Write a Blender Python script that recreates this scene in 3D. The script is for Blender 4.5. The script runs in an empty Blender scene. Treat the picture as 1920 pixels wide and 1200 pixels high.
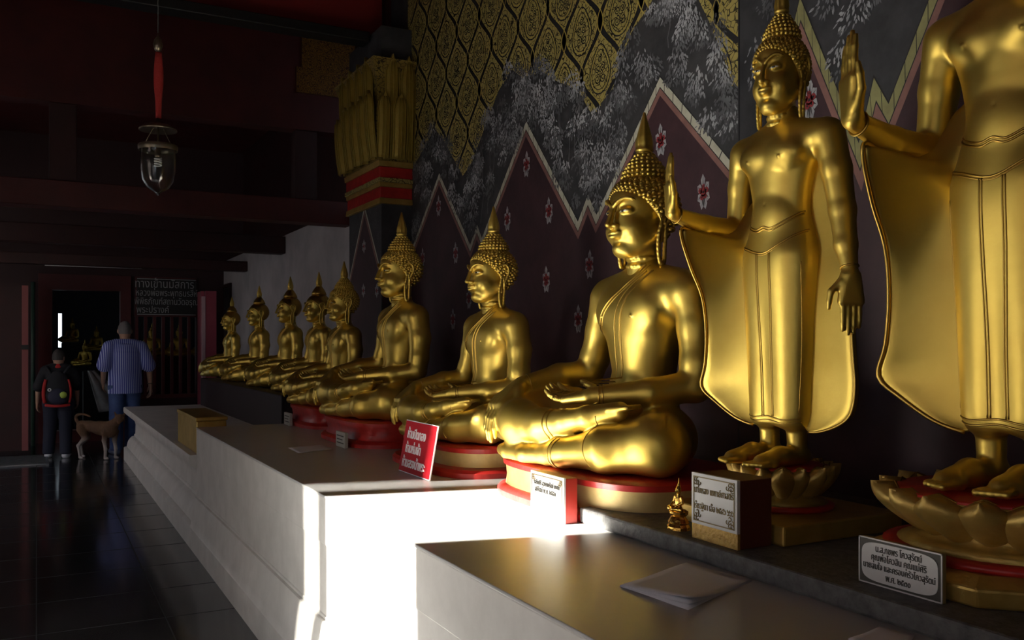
import bpy, bmesh, math, random
import numpy as np
from mathutils import Vector, Matrix
from mathutils.bvhtree import BVHTree

random.seed(7)
C = bpy.context.scene
COL = C.collection
PI = math.pi
sin, cos, rad = math.sin, math.cos, math.radians

# ------------------------------------------------------------------ camera, sky, sun, exposure
YAW = 28.1
cam = bpy.data.cameras.new('camera')
cam.sensor_width = 36.0
cam.lens = 36.0 * 1670 / 1920
cam.shift_y = 42 / 1920
cam.clip_start = 0.05
camo = bpy.data.objects.new('camera', cam)
camo.location = (0, 0, 1.45)
camo.rotation_euler = (rad(90), 0, rad(-YAW))
COL.objects.link(camo)
C.camera = camo

C.view_settings.view_transform = 'Standard'
C.view_settings.look = 'None'
C.view_settings.gamma = 1.0
C.view_settings.use_curve_mapping = False
C.view_settings.exposure = 0.0

world = bpy.data.worlds.new('sky')
C.world = world
world.use_nodes = True
_bg = world.node_tree.nodes['Background']
_bg.inputs[0].default_value = (0.74, 0.87, 1.0, 1)
_bg.inputs[1].default_value = SKY_STRENGTH = 2.0

SUN_ELEV = 24.0
LINTEL = 2.78
sd = bpy.data.lights.new('sun', 'SUN')
sd.energy = 140.0
sd.angle = rad(1.3)
sd.color = (1.0, 0.95, 0.86)
so = bpy.data.objects.new('sun', sd)
_h = Vector((0.972, -0.235, 0)).normalized()
_dir = _h * cos(rad(SUN_ELEV)) + Vector((0, 0, -sin(rad(SUN_ELEV))))
so.rotation_euler = _dir.to_track_quat('-Z', 'Y').to_euler()
so.location = (-8, 4, 8)
COL.objects.link(so)

# ------------------------------------------------------------------ tagging helpers
def tag(o, label=None, cat=None, group=None, kind=None):
    if label: o['label'] = label
    if cat: o['category'] = cat
    if group: o['group'] = group
    if kind: o['kind'] = kind
    return o

def empty(name, loc, label, cat, group=None, rotz=0.0, scale=1.0):
    o = bpy.data.objects.new(name, None)
    o.location = loc
    o.rotation_euler = (0, 0, rotz)
    o.scale = (scale, scale, scale)
    o.empty_display_size = 0.1
    COL.objects.link(o)
    return tag(o, label, cat, group)

def link_mesh(name, me, m=None, parent=None, smooth=False):
    if m is not None:
        ms = m if isinstance(m, (list, tuple)) else [m]
        me.materials.clear()
        for x in ms: me.materials.append(x)
    if smooth:
        me.polygons.foreach_set('use_smooth', [True] * len(me.polygons))
    o = bpy.data.objects.new(name, me)
    if parent is not None: o.parent = parent
    COL.objects.link(o)
    return o

class MB:
    """collects vertices and faces of one mesh"""
    def __init__(s):
        s.v = []; s.f = []; s.mi = []; s.sm = []
    def add(s, vs, fs, mi=0, smooth=False):
        b = len(s.v)
        s.v += [tuple(p) for p in vs]
        for f in fs:
            s.f.append(tuple(b + i for i in f)); s.mi.append(mi); s.sm.append(smooth)
    def box(s, x0, y0, z0, x1, y1, z1, mi=0, M=None):
        vs = [(x, y, z) for z in (z0, z1) for y in (y0, y1) for x in (x0, x1)]
        if M is not None: vs = [M @ Vector(p) for p in vs]
        s.add(vs, [(0, 2, 3, 1), (4, 5, 7, 6), (0, 1, 5, 4), (2, 6, 7, 3), (0, 4, 6, 2), (1, 3, 7, 5)], mi)
    def tube(s, pts, r, n=6, mi=0, caps=True, closed=False, flat=None):
        pts = [Vector(p) for p in pts]
        N = len(pts)
        rs = r if isinstance(r, (list, tuple)) else [r] * N
        rings = []
        up = Vector((0, 0, 1))
        prev = None
        for i, p in enumerate(pts):
            if closed: t = pts[(i + 1) % N] - pts[i - 1]
            else: t = pts[min(i + 1, N - 1)] - pts[max(i - 1, 0)]
            if t.length < 1e-9: t = Vector((0, 0, 1))
            t.normalize()
            if prev is None:
                a = t.cross(up)
                if a.length < 1e-3: a = t.cross(Vector((1, 0, 0)))
            else:
                a = prev - t * prev.dot(t)
                if a.length < 1e-6: a = t.cross(up)
            a.normalize(); prev = a
            b = t.cross(a)
            fl = 1.0 if flat is None else flat
            rings.append([p + (a * cos(2 * PI * k / n) + b * sin(2 * PI * k / n) * fl) * rs[i] for k in range(n)])
        vs = [q for R in rings for q in R]
        fs = []
        M_ = N if closed else N - 1
        for i in range(M_):
            j = (i + 1) % N
            for k in range(n):
                l = (k + 1) % n
                fs.append((i * n + k, i * n + l, j * n + l, j * n + k))
        if caps and not closed:
            fs.append(tuple(range(n))[::-1]); fs.append(tuple((N - 1) * n + k for k in range(n)))
        s.add(vs, fs, mi, True)
    def lathe(s, prof, n=24, mi=0, c=(0, 0, 0), sx=1.0, sy=1.0, caps=True):
        vs = []
        for r, z in prof:
            for k in range(n):
                a = 2 * PI * k / n
                vs.append((c[0] + r * cos(a) * sx, c[1] + r * sin(a) * sy, c[2] + z))
        fs = []
        for i in range(len(prof) - 1):
            for k in range(n):
                l = (k + 1) % n
                fs.append((i * n + k, i * n + l, (i + 1) * n + l, (i + 1) * n + k))
        if caps:
            fs.append(tuple(range(n))[::-1]); fs.append(tuple((len(prof) - 1) * n + k for k in range(n)))
        s.add(vs, fs, mi, True)
    def loft(s, rings, mi=0, caps=True, smooth=True, closed_ring=True):
        n = len(rings[0]); vs = [q for R in rings for q in R]; fs = []
        for i in range(len(rings) - 1):
            for k in range(n if closed_ring else n - 1):
                l = (k + 1) % n
                fs.append((i * n + k, i * n + l, (i + 1) * n + l, (i + 1) * n + k))
        if caps and closed_ring:
            fs.append(tuple(range(n))[::-1]); fs.append(tuple((len(rings) - 1) * n + k for k in range(n)))
        s.add(vs, fs, mi, smooth)
    def mesh(s, name):
        me = bpy.data.meshes.new(name)
        me.from_pydata(s.v, [], s.f)
        me.polygons.foreach_set('material_index', s.mi)
        me.polygons.foreach_set('use_smooth', s.sm)
        me.update()
        return me
    def build(s, name, m=None, parent=None, bevel=0.0):
        me = s.mesh(name)
        if m is not None:
            for x in (m if isinstance(m, (list, tuple)) else [m]): me.materials.append(x)
        o = bpy.data.objects.new(name, me)
        if parent is not None: o.parent = parent
        COL.objects.link(o)
        if bevel:
            b = o.modifiers.new('bevel', 'BEVEL'); b.width = bevel; b.segments = 2; b.limit_method = 'ANGLE'
        return o

def smooth_angle(o, ang=40):
    me = o.data
    me.polygons.foreach_set('use_smooth', [True] * len(me.polygons))
    try:
        me.set_sharp_from_angle(angle=rad(ang))
    except Exception:
        pass

# ------------------------------------------------------------------ materials
def material(name, col, rough=0.5, metal=0.0, var=0.0, vscale=8.0, bump=0.0, bscale=30.0, col2=None,
             spec=0.5, emit=None, coords='Object', stretch=None, rvar=0.0):
    m = bpy.data.materials.new(name)
    m.use_nodes = True
    nt = m.node_tree; N = nt.nodes; L = nt.links
    b = N['Principled BSDF']
    b.inputs['Base Color'].default_value = (*col, 1)
    b.inputs['Roughness'].default_value = rough
    b.inputs['Metallic'].default_value = metal
    b.inputs['Specular IOR Level'].default_value = spec
    if emit:
        b.inputs['Emission Color'].default_value = (*emit[:3], 1)
        b.inputs['Emission Strength'].default_value = emit[3]
    tc = N.new('ShaderNodeTexCoord')
    src = tc.outputs[coords]
    if stretch:
        mp = N.new('ShaderNodeMapping'); mp.inputs['Scale'].default_value = stretch
        L.new(src, mp.inputs[0]); src = mp.outputs[0]
    if var > 0 or col2:
        n = N.new('ShaderNodeTexNoise'); n.inputs['Scale'].default_value = vscale
        n.inputs['Detail'].default_value = 6; n.inputs['Roughness'].default_value = 0.6
        L.new(src, n.inputs['Vector'])
        r = N.new('ShaderNodeValToRGB')
        c2 = col2 if col2 else tuple(max(0, c * (1 - var)) for c in col)
        r.color_ramp.elements[0].position = 0.35; r.color_ramp.elements[1].position = 0.65
        r.color_ramp.elements[0].color = (*c2, 1); r.color_ramp.elements[1].color = (*col, 1)
        L.new(n.outputs['Fac'], r.inputs['Fac']); L.new(r.outputs['Color'], b.inputs['Base Color'])
        if rvar > 0:
            mr = N.new('ShaderNodeMapRange')
            mr.inputs['To Min'].default_value = rough - rvar; mr.inputs['To Max'].default_value = rough + rvar
            L.new(n.outputs['Fac'], mr.inputs['Value']); L.new(mr.outputs[0], b.inputs['Roughness'])
    if bump > 0:
        n2 = N.new('ShaderNodeTexNoise'); n2.inputs['Scale'].default_value = bscale
        n2.inputs['Detail'].default_value = 4
        L.new(src, n2.inputs['Vector'])
        bp = N.new('ShaderNodeBump'); bp.inputs['Strength'].default_value = bump
        bp.inputs['Distance'].default_value = 0.01
        L.new(n2.outputs['Fac'], bp.inputs['Height']); L.new(bp.outputs[0], b.inputs['Normal'])
    return m

def principled(m): return m.node_tree.nodes['Principled BSDF']

GOLD = material('gold_leaf', (0.72, 0.53, 0.115), 0.41, 0.93, vscale=5, col2=(0.64, 0.45, 0.09), bump=0.08, bscale=30, rvar=0.05)
GOLD_OLD = material('old_gold', (0.62, 0.40, 0.09), 0.36, 1.0, vscale=7, col2=(0.42, 0.25, 0.05), bump=0.2, bscale=30, rvar=0.06)
GOLD_PAINT = material('gold_paint', (0.55, 0.38, 0.10), 0.42, 0.55, vscale=9, col2=(0.42, 0.27, 0.06), bump=0.25, bscale=40)
GOLD_LINE = material('gold_line', (0.55, 0.36, 0.08), 0.35, 1.0)
GOLD_GROOVE = material('groove_gold', (0.22, 0.12, 0.02), 0.5, 0.8)
RED = material('red_paint', (0.50, 0.025, 0.02), 0.38, vscale=14, col2=(0.36, 0.015, 0.012), bump=0.2)
RED_BROWN = material('red_brown_paint', (0.075, 0.008, 0.007), 0.6, vscale=3, col2=(0.050, 0.005, 0.005), bump=0.1)
DARK_RED = material('dark_red_timber', (0.035, 0.005, 0.005), 0.6, vscale=3, col2=(0.022, 0.004, 0.004), bump=0.1)
CREAM_GOLD = material('aged_cream_gold', (0.62, 0.47, 0.19), 0.5, 0.25, vscale=7, col2=(0.50, 0.36, 0.13), bump=0.2)
WHITE_PLASTER = material('white_plaster', (0.72, 0.70, 0.66), 0.5, vscale=6, col2=(0.62, 0.60, 0.56), bump=0.15, bscale=14)
SLAB = material('polished_ledge', (0.52, 0.51, 0.49), 0.30, vscale=3, col2=(0.46, 0.45, 0.43), bump=0.04, rvar=0.05)
GREY_STONE = material('grey_stone', (0.14, 0.14, 0.135), 0.6, vscale=30, col2=(0.07, 0.07, 0.068), bump=0.4, bscale=60)
MARBLE = material('white_marble', (0.62, 0.62, 0.60), 0.3, vscale=6, col2=(0.54, 0.54, 0.53))
BLACK = material('black_paint', (0.01, 0.01, 0.01), 0.5)
INK = material('ink', (0.05, 0.045, 0.035), 0.5)
GOLD_INK = material('gold_ink', (0.22, 0.15, 0.04), 0.5)
WHITE_PAINT = material('white_paint', (0.9, 0.9, 0.9), 0.45)
# ------------------------------------------------------------------ sculpting: smooth unions on a grid, then surface nets
class Sculpt:
    def __init__(s, lo, hi, h):
        s.lo = np.array(lo, float); s.h = h
        s.n = np.ceil((np.array(hi, float) - s.lo) / h).astype(int) + 1
        s.F = np.full(tuple(s.n), 0.5, np.float32)
        s.ax = [(s.lo[i] + np.arange(s.n[i]) * h).astype(np.float32) for i in range(3)]
    def _sub(s, lo, hi):
        i0 = np.maximum(np.floor((np.array(lo) - s.lo) / s.h).astype(int), 0)
        i1 = np.minimum(np.ceil((np.array(hi) - s.lo) / s.h).astype(int) + 1, s.n)
        if np.any(i1 <= i0): return None, None
        sl = tuple(slice(i0[k], i1[k]) for k in range(3))
        X = s.ax[0][sl[0]][:, None, None]; Y = s.ax[1][sl[1]][None, :, None]; Z = s.ax[2][sl[2]][None, None, :]
        return sl, (X, Y, Z)
    def _mix(s, sl, d, k, op):
        F = s.F[sl]
        d = d.astype(np.float32)
        if op == 'sub':
            h = np.clip(0.5 - 0.5 * (F + d) / k, 0, 1)
            s.F[sl] = F * (1 - h) - d * h + k * h * (1 - h)
        else:
            h = np.clip(0.5 + 0.5 * (F - d) / k, 0, 1)
            s.F[sl] = F * (1 - h) + d * h - k * h * (1 - h)
    def ell(s, c, r, k=0.02, op='add', rot=None):
        R = max(r); m = R + k + 3 * s.h
        sl, G = s._sub([c[i] - m for i in range(3)], [c[i] + m for i in range(3)])
        if sl is None: return
        x, y, z = G[0] - c[0], G[1] - c[1], G[2] - c[2]
        if rot is not None:
            Mi = rot.to_matrix().transposed() if hasattr(rot, 'to_matrix') else rot.transposed()
            x, y, z = (Mi[0][0] * x + Mi[0][1] * y + Mi[0][2] * z, Mi[1][0] * x + Mi[1][1] * y + Mi[1][2] * z,
                       Mi[2][0] * x + Mi[2][1] * y + Mi[2][2] * z)
        k0 = np.sqrt((x / r[0]) ** 2 + (y / r[1]) ** 2 + (z / r[2]) ** 2)
        k1 = np.sqrt((x / r[0] ** 2) ** 2 + (y / r[1] ** 2) ** 2 + (z / r[2] ** 2) ** 2)
        s._mix(sl, k0 * (k0 - 1.0) / np.maximum(k1, 1e-6), k, op)
    def cap(s, a, b, ra, rb, k=0.015, op='add', sq=(1, 1, 1)):
        """tapered capsule; sq squashes an axis (values > 1 make it thinner there)"""
        a = np.array(a, float); b = np.array(b, float)
        m = max(ra, rb) + k + 3 * s.h
        sl, G = s._sub(np.minimum(a, b) - m, np.maximum(a, b) + m)
        if sl is None: return
        q = np.array(sq, float); ba = (b - a) * q
        px, py, pz = (G[0] - a[0]) * q[0], (G[1] - a[1]) * q[1], (G[2] - a[2]) * q[2]
        L2 = max(float(ba @ ba), 1e-9)
        t = np.clip((px * ba[0] + py * ba[1] + pz * ba[2]) / L2, 0, 1)
        d = np.sqrt((px - ba[0] * t) ** 2 + (py - ba[1] * t) ** 2 + (pz - ba[2] * t) ** 2) - (ra + (rb - ra) * t)
        s._mix(sl, d / float(max(q)) if max(q) > 1 else d, k, op)
    def chain(s, pts, rs, k=0.01, k0=None, op='add', sq=(1, 1, 1)):
        if not isinstance(rs, (list, tuple)): rs = [rs] * len(pts)
        for i in range(len(pts) - 1):
            s.cap(pts[i], pts[i + 1], rs[i], rs[i + 1], (k0 if (k0 and i == 0) else k), op, sq)
    def rings(s, secs, k=0.02):
        """stack of elliptic sections (z, cx, cy, rx, ry), interpolated smoothly in z"""
        zs = np.array([q[0] for q in secs]); z0, z1 = zs[0], zs[-1]
        R = max(max(q[3], q[4]) for q in secs) + 0.05
        cx = [q[1] for q in secs]; cy = [q[2] for q in secs]
        m = k + 3 * s.h
        sl, G = s._sub((min(cx) - R, min(cy) - R, z0 - m), (max(cx) + R, max(cy) + R, z1 + m))
        z = G[2].ravel(); zc = np.clip(z, z0, z1)
        def interp(j):
            v = np.array([q[j] for q in secs], float)
            if len(zs) > 2:
                # smooth (catmull) resample
                tt = np.interp(zc, zs, np.arange(len(zs)))
                i = np.clip(np.floor(tt).astype(int), 0, len(zs) - 2); f = tt - i
                p0 = v[np.maximum(i - 1, 0)]; p1 = v[i]; p2 = v[i + 1]; p3 = v[np.minimum(i + 2, len(v) - 1)]
                return 0.5 * (2 * p1 + (p2 - p0) * f + (2 * p0 - 5 * p1 + 4 * p2 - p3) * f * f + (3 * p1 - p0 - 3 * p2 + p3) * f ** 3)
            return np.interp(zc, zs, v)
        X = G[0] - interp(1)[None, None, :]; Y = G[1] - interp(2)[None, None, :]
        a = interp(3)[None, None, :]; b = interp(4)[None, None, :]
        k0 = np.sqrt((X / a) ** 2 + (Y / b) ** 2)
        k1 = np.sqrt((X / a ** 2) ** 2 + (Y / b ** 2) ** 2)
        d2 = k0 * (k0 - 1) / np.maximum(k1, 1e-6)
        d2 = np.maximum(d2, -np.minimum(a, b))
        dz = (np.maximum(z0 - z, z - z1))[None, None, :]
        rnd = 0.012
        dd = np.sqrt(np.maximum(d2 + rnd, 0) ** 2 + np.maximum(dz + rnd, 0) ** 2) + np.minimum(np.maximum(d2, dz) + rnd, 0) - rnd
        s._mix(sl, dd, k, 'add')
    def cut(s, fn):
        """keep only where fn(X,Y,Z) < 0"""
        X = s.ax[0][:, None, None]; Y = s.ax[1][None, :, None]; Z = s.ax[2][None, None, :]
        s.F = np.maximum(s.F, fn(X, Y, Z).astype(np.float32))
    def mesh(s, name):
        F = s.F; n = s.n
        S = F < 0
        c = np.zeros(tuple(n - 1), np.int8)
        for dx in (0, 1):
            for dy in (0, 1):
                for dz in (0, 1):
                    c += S[dx:n[0] - 1 + dx, dy:n[1] - 1 + dy, dz:n[2] - 1 + dz]
        act = (c > 0) & (c < 8)
        I = np.argwhere(act)
        idx = np.full(tuple(n - 1), -1, np.int64)
        idx[act] = np.arange(len(I))
        P = np.zeros((len(I), 3)); cnt = np.zeros(len(I))
        corners = [(0, 0, 0), (1, 0, 0), (0, 1, 0), (1, 1, 0), (0, 0, 1), (1, 0, 1), (0, 1, 1), (1, 1, 1)]
        val = [F[I[:, 0] + a, I[:, 1] + b, I[:, 2] + d_] for a, b, d_ in corners]
        for i in range(8):
            for ax in range(3):
                if corners[i][ax]: continue
                t = list(corners[i]); t[ax] = 1
                j = corners.index(tuple(t))
                a, b = val[i], val[j]
                m = (a < 0) != (b < 0)
                den = np.where(m, a - b, 1.0)
                f = np.where(m, a / den, 0)
                base = np.array(corners[i], float)
                q = np.tile(base, (len(I), 1)); q[:, ax] += f
                P[m] += q[m]; cnt[m] += 1
        P = (P / cnt[:, None] + I) * s.h + s.lo
        quads = []
        for ax in range(3):
            u, w = (ax + 1) % 3, (ax + 2) % 3
            sl0 = [slice(None)] * 3; sl1 = [slice(None)] * 3
            sl0[ax] = slice(0, n[ax] - 1); sl1[ax] = slice(1, n[ax])
            A = S[tuple(sl0)]; B = S[tuple(sl1)]
            E = np.argwhere(A != B)
            E = E[(E[:, u] > 0) & (E[:, w] > 0) & (E[:, u] < n[u] - 1) & (E[:, w] < n[w] - 1)]
            ins = A[E[:, 0], E[:, 1], E[:, 2]]
            def g(du, dw):
                e = E.copy(); e[:, u] -= du; e[:, w] -= dw
                return idx[e[:, 0], e[:, 1], e[:, 2]]
            q = np.stack([g(1, 1), g(0, 1), g(0, 0), g(1, 0)], 1)
            q[~ins] = q[~ins][:, ::-1]
            quads.append(q)
        Q = np.concatenate(quads)
        me = bpy.data.meshes.new(name)
        me.vertices.add(len(P)); me.vertices.foreach_set('co', P.astype(np.float32).ravel())
        me.loops.add(len(Q) * 4); me.loops.foreach_set('vertex_index', Q.astype(np.int32).ravel())
        me.polygons.add(len(Q))
        me.polygons.foreach_set('loop_start', np.arange(0, len(Q) * 4, 4, dtype=np.int32))
        me.polygons.foreach_set('loop_total', np.full(len(Q), 4, dtype=np.int32))
        me.polygons.foreach_set('use_smooth', np.ones(len(Q), bool))
        me.update(calc_edges=True)
        me.validate()
        s.F = None
        return me

def bvh_of(meshes):
    vs = []; fs = []
    for me in meshes:
        b = len(vs)
        co = np.empty(len(me.vertices) * 3, np.float32); me.vertices.foreach_get('co', co)
        vs += [Vector(p) for p in co.reshape(-1, 3)]
        fs += [[b + i for i in p.vertices] for p in me.polygons]
    return BVHTree.FromPolygons(vs, fs)

def drape(bvh, pts, direction=(0, 1, 0), start=2.0, off=0.0, sub=5):
    """project a polyline on the surface along a direction"""
    D = Vector(direction).normalized(); out = []
    P = [Vector(p) for p in pts]
    for i in range(len(P) - 1):
        for j in range(sub):
            p = P[i].lerp(P[i + 1], j / sub)
            h = bvh.ray_cast(p - D * start, D)
            if h[0] is not None: out.append(h[0] - D * off)
    h = bvh.ray_cast(P[-1] - D * start, D)
    if h[0] is not None: out.append(h[0] - D * off)
    return out

def smooth_path(pts, n=4):
    """catmull-rom"""
    P = [Vector(p) for p in pts]; out = []
    for i in range(len(P) - 1):
        p0, p1, p2, p3 = P[max(i - 1, 0)], P[i], P[i + 1], P[min(i + 2, len(P) - 1)]
        for j in range(n):
            t = j / n
            out.append(0.5 * (2 * p1 + (p2 - p0) * t + (2 * p0 - 5 * p1 + 4 * p2 - p3) * t * t + (3 * p1 - p0 - 3 * p2 + p3) * t ** 3))
    out.append(P[-1])
    return out
# ------------------------------------------------------------------ gilded statues (front is -y, statue's left is +x)
EYE_WHITE = material('eye_white', (0.55, 0.52, 0.40), 0.3)
EYE_DARK = material('eye_dark', (0.02, 0.015, 0.01), 0.2)

def head_parts():
    """returns meshes in head coordinates, z=0 at the chin"""
    s = Sculpt((-0.13, -0.17, -0.11), (0.13, 0.16, 0.33), 0.0026)
    s.ell((0, 0.012, 0.185), (0.094, 0.108, 0.112), 0.03)
    s.ell((0, -0.035, 0.105), (0.079, 0.078, 0.108), 0.035)
    s.ell((0, -0.050, 0.205), (0.070, 0.056, 0.058), 0.03)          # forehead
    s.ell((0, -0.088, 0.022), (0.027, 0.024, 0.022), 0.022)         # chin
    for q in (-1, 1):
        s.ell((q * 0.045, -0.068, 0.088), (0.032, 0.036, 0.042), 0.025)   # cheeks
        s.cap((q * 0.072, 0.0, 0.075), (q * 0.02, -0.07, 0.012), 0.022, 0.02, 0.03)   # jaw line
        # socket
        s.ell((q * 0.038, -0.122, 0.170), (0.027, 0.014, 0.017), 0.014, 'sub')
        # eyeball / lid, heavy and downcast
        s.ell((q * 0.036, -0.090, 0.160), (0.025, 0.021, 0.016), 0.006)
        # brow arc
        arc = [(q * (0.010 + 0.062 * t), -0.122 + 0.034 * t ** 1.7, 0.180 + 0.028 * sin(PI * min(1, t * 1.02) * 0.72 + 0.10) - 0.004) for t in [i / 8 for i in range(9)]]
        s.chain(arc, [0.0052] * 8 + [0.003], 0.006)
        # nose wing
        s.ell((q * 0.013, -0.122, 0.104), (0.011, 0.012, 0.009), 0.006)
    s.cap((0, -0.114, 0.188), (0, -0.139, 0.110), 0.0075, 0.0115, 0.010)   # nose ridge
    s.ell((0, -0.141, 0.106), (0.011, 0.011, 0.009), 0.006)
    # philtrum & lips
    s.ell((0, -0.112, 0.074), (0.026, 0.016, 0.020), 0.015)
    up = [(q * 0.004, -0.1265 + 0.010 * abs(q / 7) ** 2, 0.0765 + 0.001 * (1 - abs(q) / 7) + 0.005 * (abs(q) / 7) ** 2) for q in range(-7, 8)]
    s.chain(up, [0.0028 + 0.0032 * (1 - (abs(q) / 7) ** 2) for q in range(-7, 8)], 0.003)
    lo = [(q * 0.0034, -0.1255 + 0.011 * abs(q / 7) ** 2, 0.0640 + 0.009 * (abs(q) / 7) ** 2) for q in range(-7, 8)]
    s.chain(lo, [0.0026 + 0.0044 * (1 - (abs(q) / 7) ** 2) for q in range(-7, 8)], 0.003)
    s.chain([(q * 0.0042, -0.136 + 0.012 * abs(q / 7) ** 2, 0.0705 + 0.008 * (abs(q) / 7) ** 2) for q in range(-7, 8)], 0.0016, 0.002, op='sub')
    s.ell((0, -0.118, 0.045), (0.018, 0.012, 0.007), 0.008, 'sub')
    # neck
    s.cap((0, 0.018, 0.10), (0, 0.012, -0.10), 0.056, 0.056, 0.018)
    for zz in (-0.012, -0.040):
        ring = [(0.055 * cos(a), 0.014 + 0.055 * sin(a), zz) for a in [2 * PI * i / 20 for i in range(21)]]
        s.chain(ring, 0.006, 0.006)
    face = s.mesh('head')
    # ---- ear: long lobed
    e = Sculpt((0.075, -0.045, -0.05), (0.135, 0.06, 0.23), 0.0022)
    X = 0.103
    rim = [(X - 0.004, -0.012, 0.150), (X, -0.016, 0.175), (X + 0.006, -0.006, 0.198), (X + 0.012, 0.014, 0.202), (X + 0.014, 0.030, 0.185),
           (X + 0.011, 0.034, 0.155), (X + 0.006, 0.024, 0.120), (X + 0.002, 0.012, 0.095)]
    e.chain([tuple(p) for p in smooth_path(rim, 3)], 0.0055, 0.004)
    e.ell((X, 0.010, 0.155), (0.007, 0.024, 0.045), 0.006)
    inner = [(X + 0.006, 0.004, 0.178), (X + 0.008, 0.018, 0.175), (X + 0.006, 0.018, 0.145), (X + 0.005, 0.008, 0.118)]
    e.chain([tuple(p) for p in smooth_path(inner, 3)], 0.0035, 0.003)
    e.ell((X + 0.010, 0.012, 0.160), (0.006, 0.009, 0.026), 0.004, 'sub')
    lobe = [(X, -0.002, 0.115), (X - 0.003, -0.010, 0.07), (X - 0.004, -0.012, 0.02), (X - 0.004, -0.006, -0.028), (X - 0.003, 0.004, -0.036),
            (X - 0.003, 0.013, -0.026), (X - 0.002, 0.014, 0.02), (X, 0.016, 0.07), (X + 0.002, 0.014, 0.11)]
    e.chain([tuple(p) for p in smooth_path(lobe, 3)], 0.0062, 0.004)
    e.cap((X - 0.003, 0.002, 0.10), (X - 0.004, 0.001, 0.045), 0.008, 0.005, 0.004)
    ear = e.mesh('ear')
    co = np.empty(len(ear.vertices) * 3, np.float32); ear.vertices.foreach_get('co', co)
    co = co.reshape(-1, 3).copy(); co[:, 0] *= -1
    ear2 = ear.copy(); ear2.vertices.foreach_set('co', co.ravel()); ear2.flip_normals()
    # ---- hair dome
    def hairline(a):      # a: azimuth from front (0) to back (pi); lower edge height of the hair
        a = abs(a)
        if a < 0.9: return 0.236 - 0.030 * (a / 0.9) ** 2 + 0.006 * cos(a * 8) * 0.0
        if a < 1.45: return 0.206 - (a - 0.9) / 0.55 * 0.075
        if a < 1.7: return 0.131 - (a - 1.45) / 0.25 * 0.02
        return max(0.045, 0.111 - (a - 1.7) * 0.10)
    CZ, CY = 0.178, 0.014
    RX, RY, RZ = 0.108, 0.124, 0.132
    def dome_pt(a, z, g=0.0):
        t = min(1.0, abs((z - CZ) / RZ)); w = math.sqrt(max(0.0, 1 - t * t))
        return Vector(((RX + g) * w * sin(a), CY - (RY + g) * w * cos(a), z))
    def cap_mesh():
        m = MB(); rings = []
        NA = 64; NZ = 22
        for j in range(NZ + 1):
            R = []
            for i in range(NA):
                a = -PI + 2 * PI * i / NA
                z0 = hairline(a); z1 = CZ + RZ * 0.999
                f = j / NZ
                z = z0 + (z1 - z0) * (1 - (1 - f) ** 1.6)
                p = dome_pt(a, z)
                if j == 0:
                    q = p.copy(); q.x *= 0.90; q.y = CY + (q.y - CY) * 0.90; p = q
                R.append(p)
            rings.append(R)
        m.loft(rings)
        # ushnisha
        m.lathe([(0.074, 0.292), (0.069, 0.315), (0.058, 0.342), (0.043, 0.366), (0.030, 0.384), (0.024, 0.392)], 28, c=(0, 0.016, 0))
        return m
    def bump(m, p, nrm, r):
        nrm = nrm.normalized()
        a = nrm.orthogonal().normalized(); b = nrm.cross(a)
        vs = [p + nrm * r * 0.95]
        for (rr, hh) in ((0.50, 0.80), (0.90, 0.30), (1.0, -0.3)):
            for k in range(7):
                t = 2 * PI * k / 7
                vs.append(p + (a * cos(t) + b * sin(t)) * r * rr + nrm * r * hh)
        fs = [(0, 1 + k, 1 + (k + 1) % 7) for k in range(7)]
        for q in range(2):
            for k in range(7):
                fs.append((1 + q * 7 + k, 1 + (q + 1) * 7 + k, 1 + (q + 1) * 7 + (k + 1) % 7, 1 + q * 7 + (k + 1) % 7))
        m.add(vs, fs, 0, True)
    hs = cap_mesh()
    smooth_hair = hs.mesh('hair_smooth')
    hc = cap_mesh()
    sp = 0.0185
    z = -0.0
    NROW = 15
    for j in range(NROW):
        # rows that follow the hairline, packed towards the crown
        f = j / (NROW - 0.4)
        # walk along azimuth by arc length
        a = -PI + (0.5 * (j % 2)) * 0.17
        while a < PI:
            z0 = hairline(a) + 0.004; z1 = CZ + RZ * 0.985
            zz = z0 + (z1 - z0) * (1 - (1 - f) ** 1.55)
            p = dome_pt(a, zz, 0.001)
            w = math.sqrt(max(0.02, 1 - ((zz - CZ) / RZ) ** 2))
            nrm = Vector((p.x / RX ** 2, (p.y - CY) / RY ** 2, (p.z - CZ) / RZ ** 2))
            bump(hc, p, nrm, 0.0098 if j else 0.0078)
            a += (sp if j else 0.0145) / (RX * 1.07 * w)
    for (r, zz) in ((0.074, 0.300), (0.070, 0.317), (0.061, 0.334), (0.051, 0.350), (0.040, 0.366), (0.031, 0.381)):
        k = max(6, int(2 * PI * r / 0.0175))
        off = random.random()
        for i in range(k):
            a = 2 * PI * (i + off) / k
            bump(hc, Vector((r * sin(a), 0.016 - r * cos(a), zz)), Vector((sin(a), -cos(a), 0.6)), 0.0086)
    curly_hair = hc.mesh('hair_curls')
    # ---- flame finial
    fl = MB()
    prof = [(0.024, 0.384), (0.030, 0.388), (0.030, 0.392), (0.026, 0.396), (0.030, 0.400), (0.031, 0.405), (0.027, 0.410), (0.029, 0.422),
            (0.027, 0.442), (0.022, 0.466), (0.0155, 0.494), (0.009, 0.522), (0.0035, 0.548)]
    n = 28; rings = []
    for r, zz in prof:
        R = []
        for k in range(n):
            a = 2 * PI * k / n
            q = 1.0 + (0.10 * cos(7 * a) if zz > 0.409 else 0.0)
            R.append((r * q * sin(a), 0.016 - r * q * cos(a), zz))
        rings.append(R[::-1])
    fl.loft(rings)
    flame = fl.mesh('flame_finial')
    # ---- eyes: a narrow inlaid slit following the lid
    ev = MB()
    fb = bvh_of([face])
    eyes = []
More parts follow.
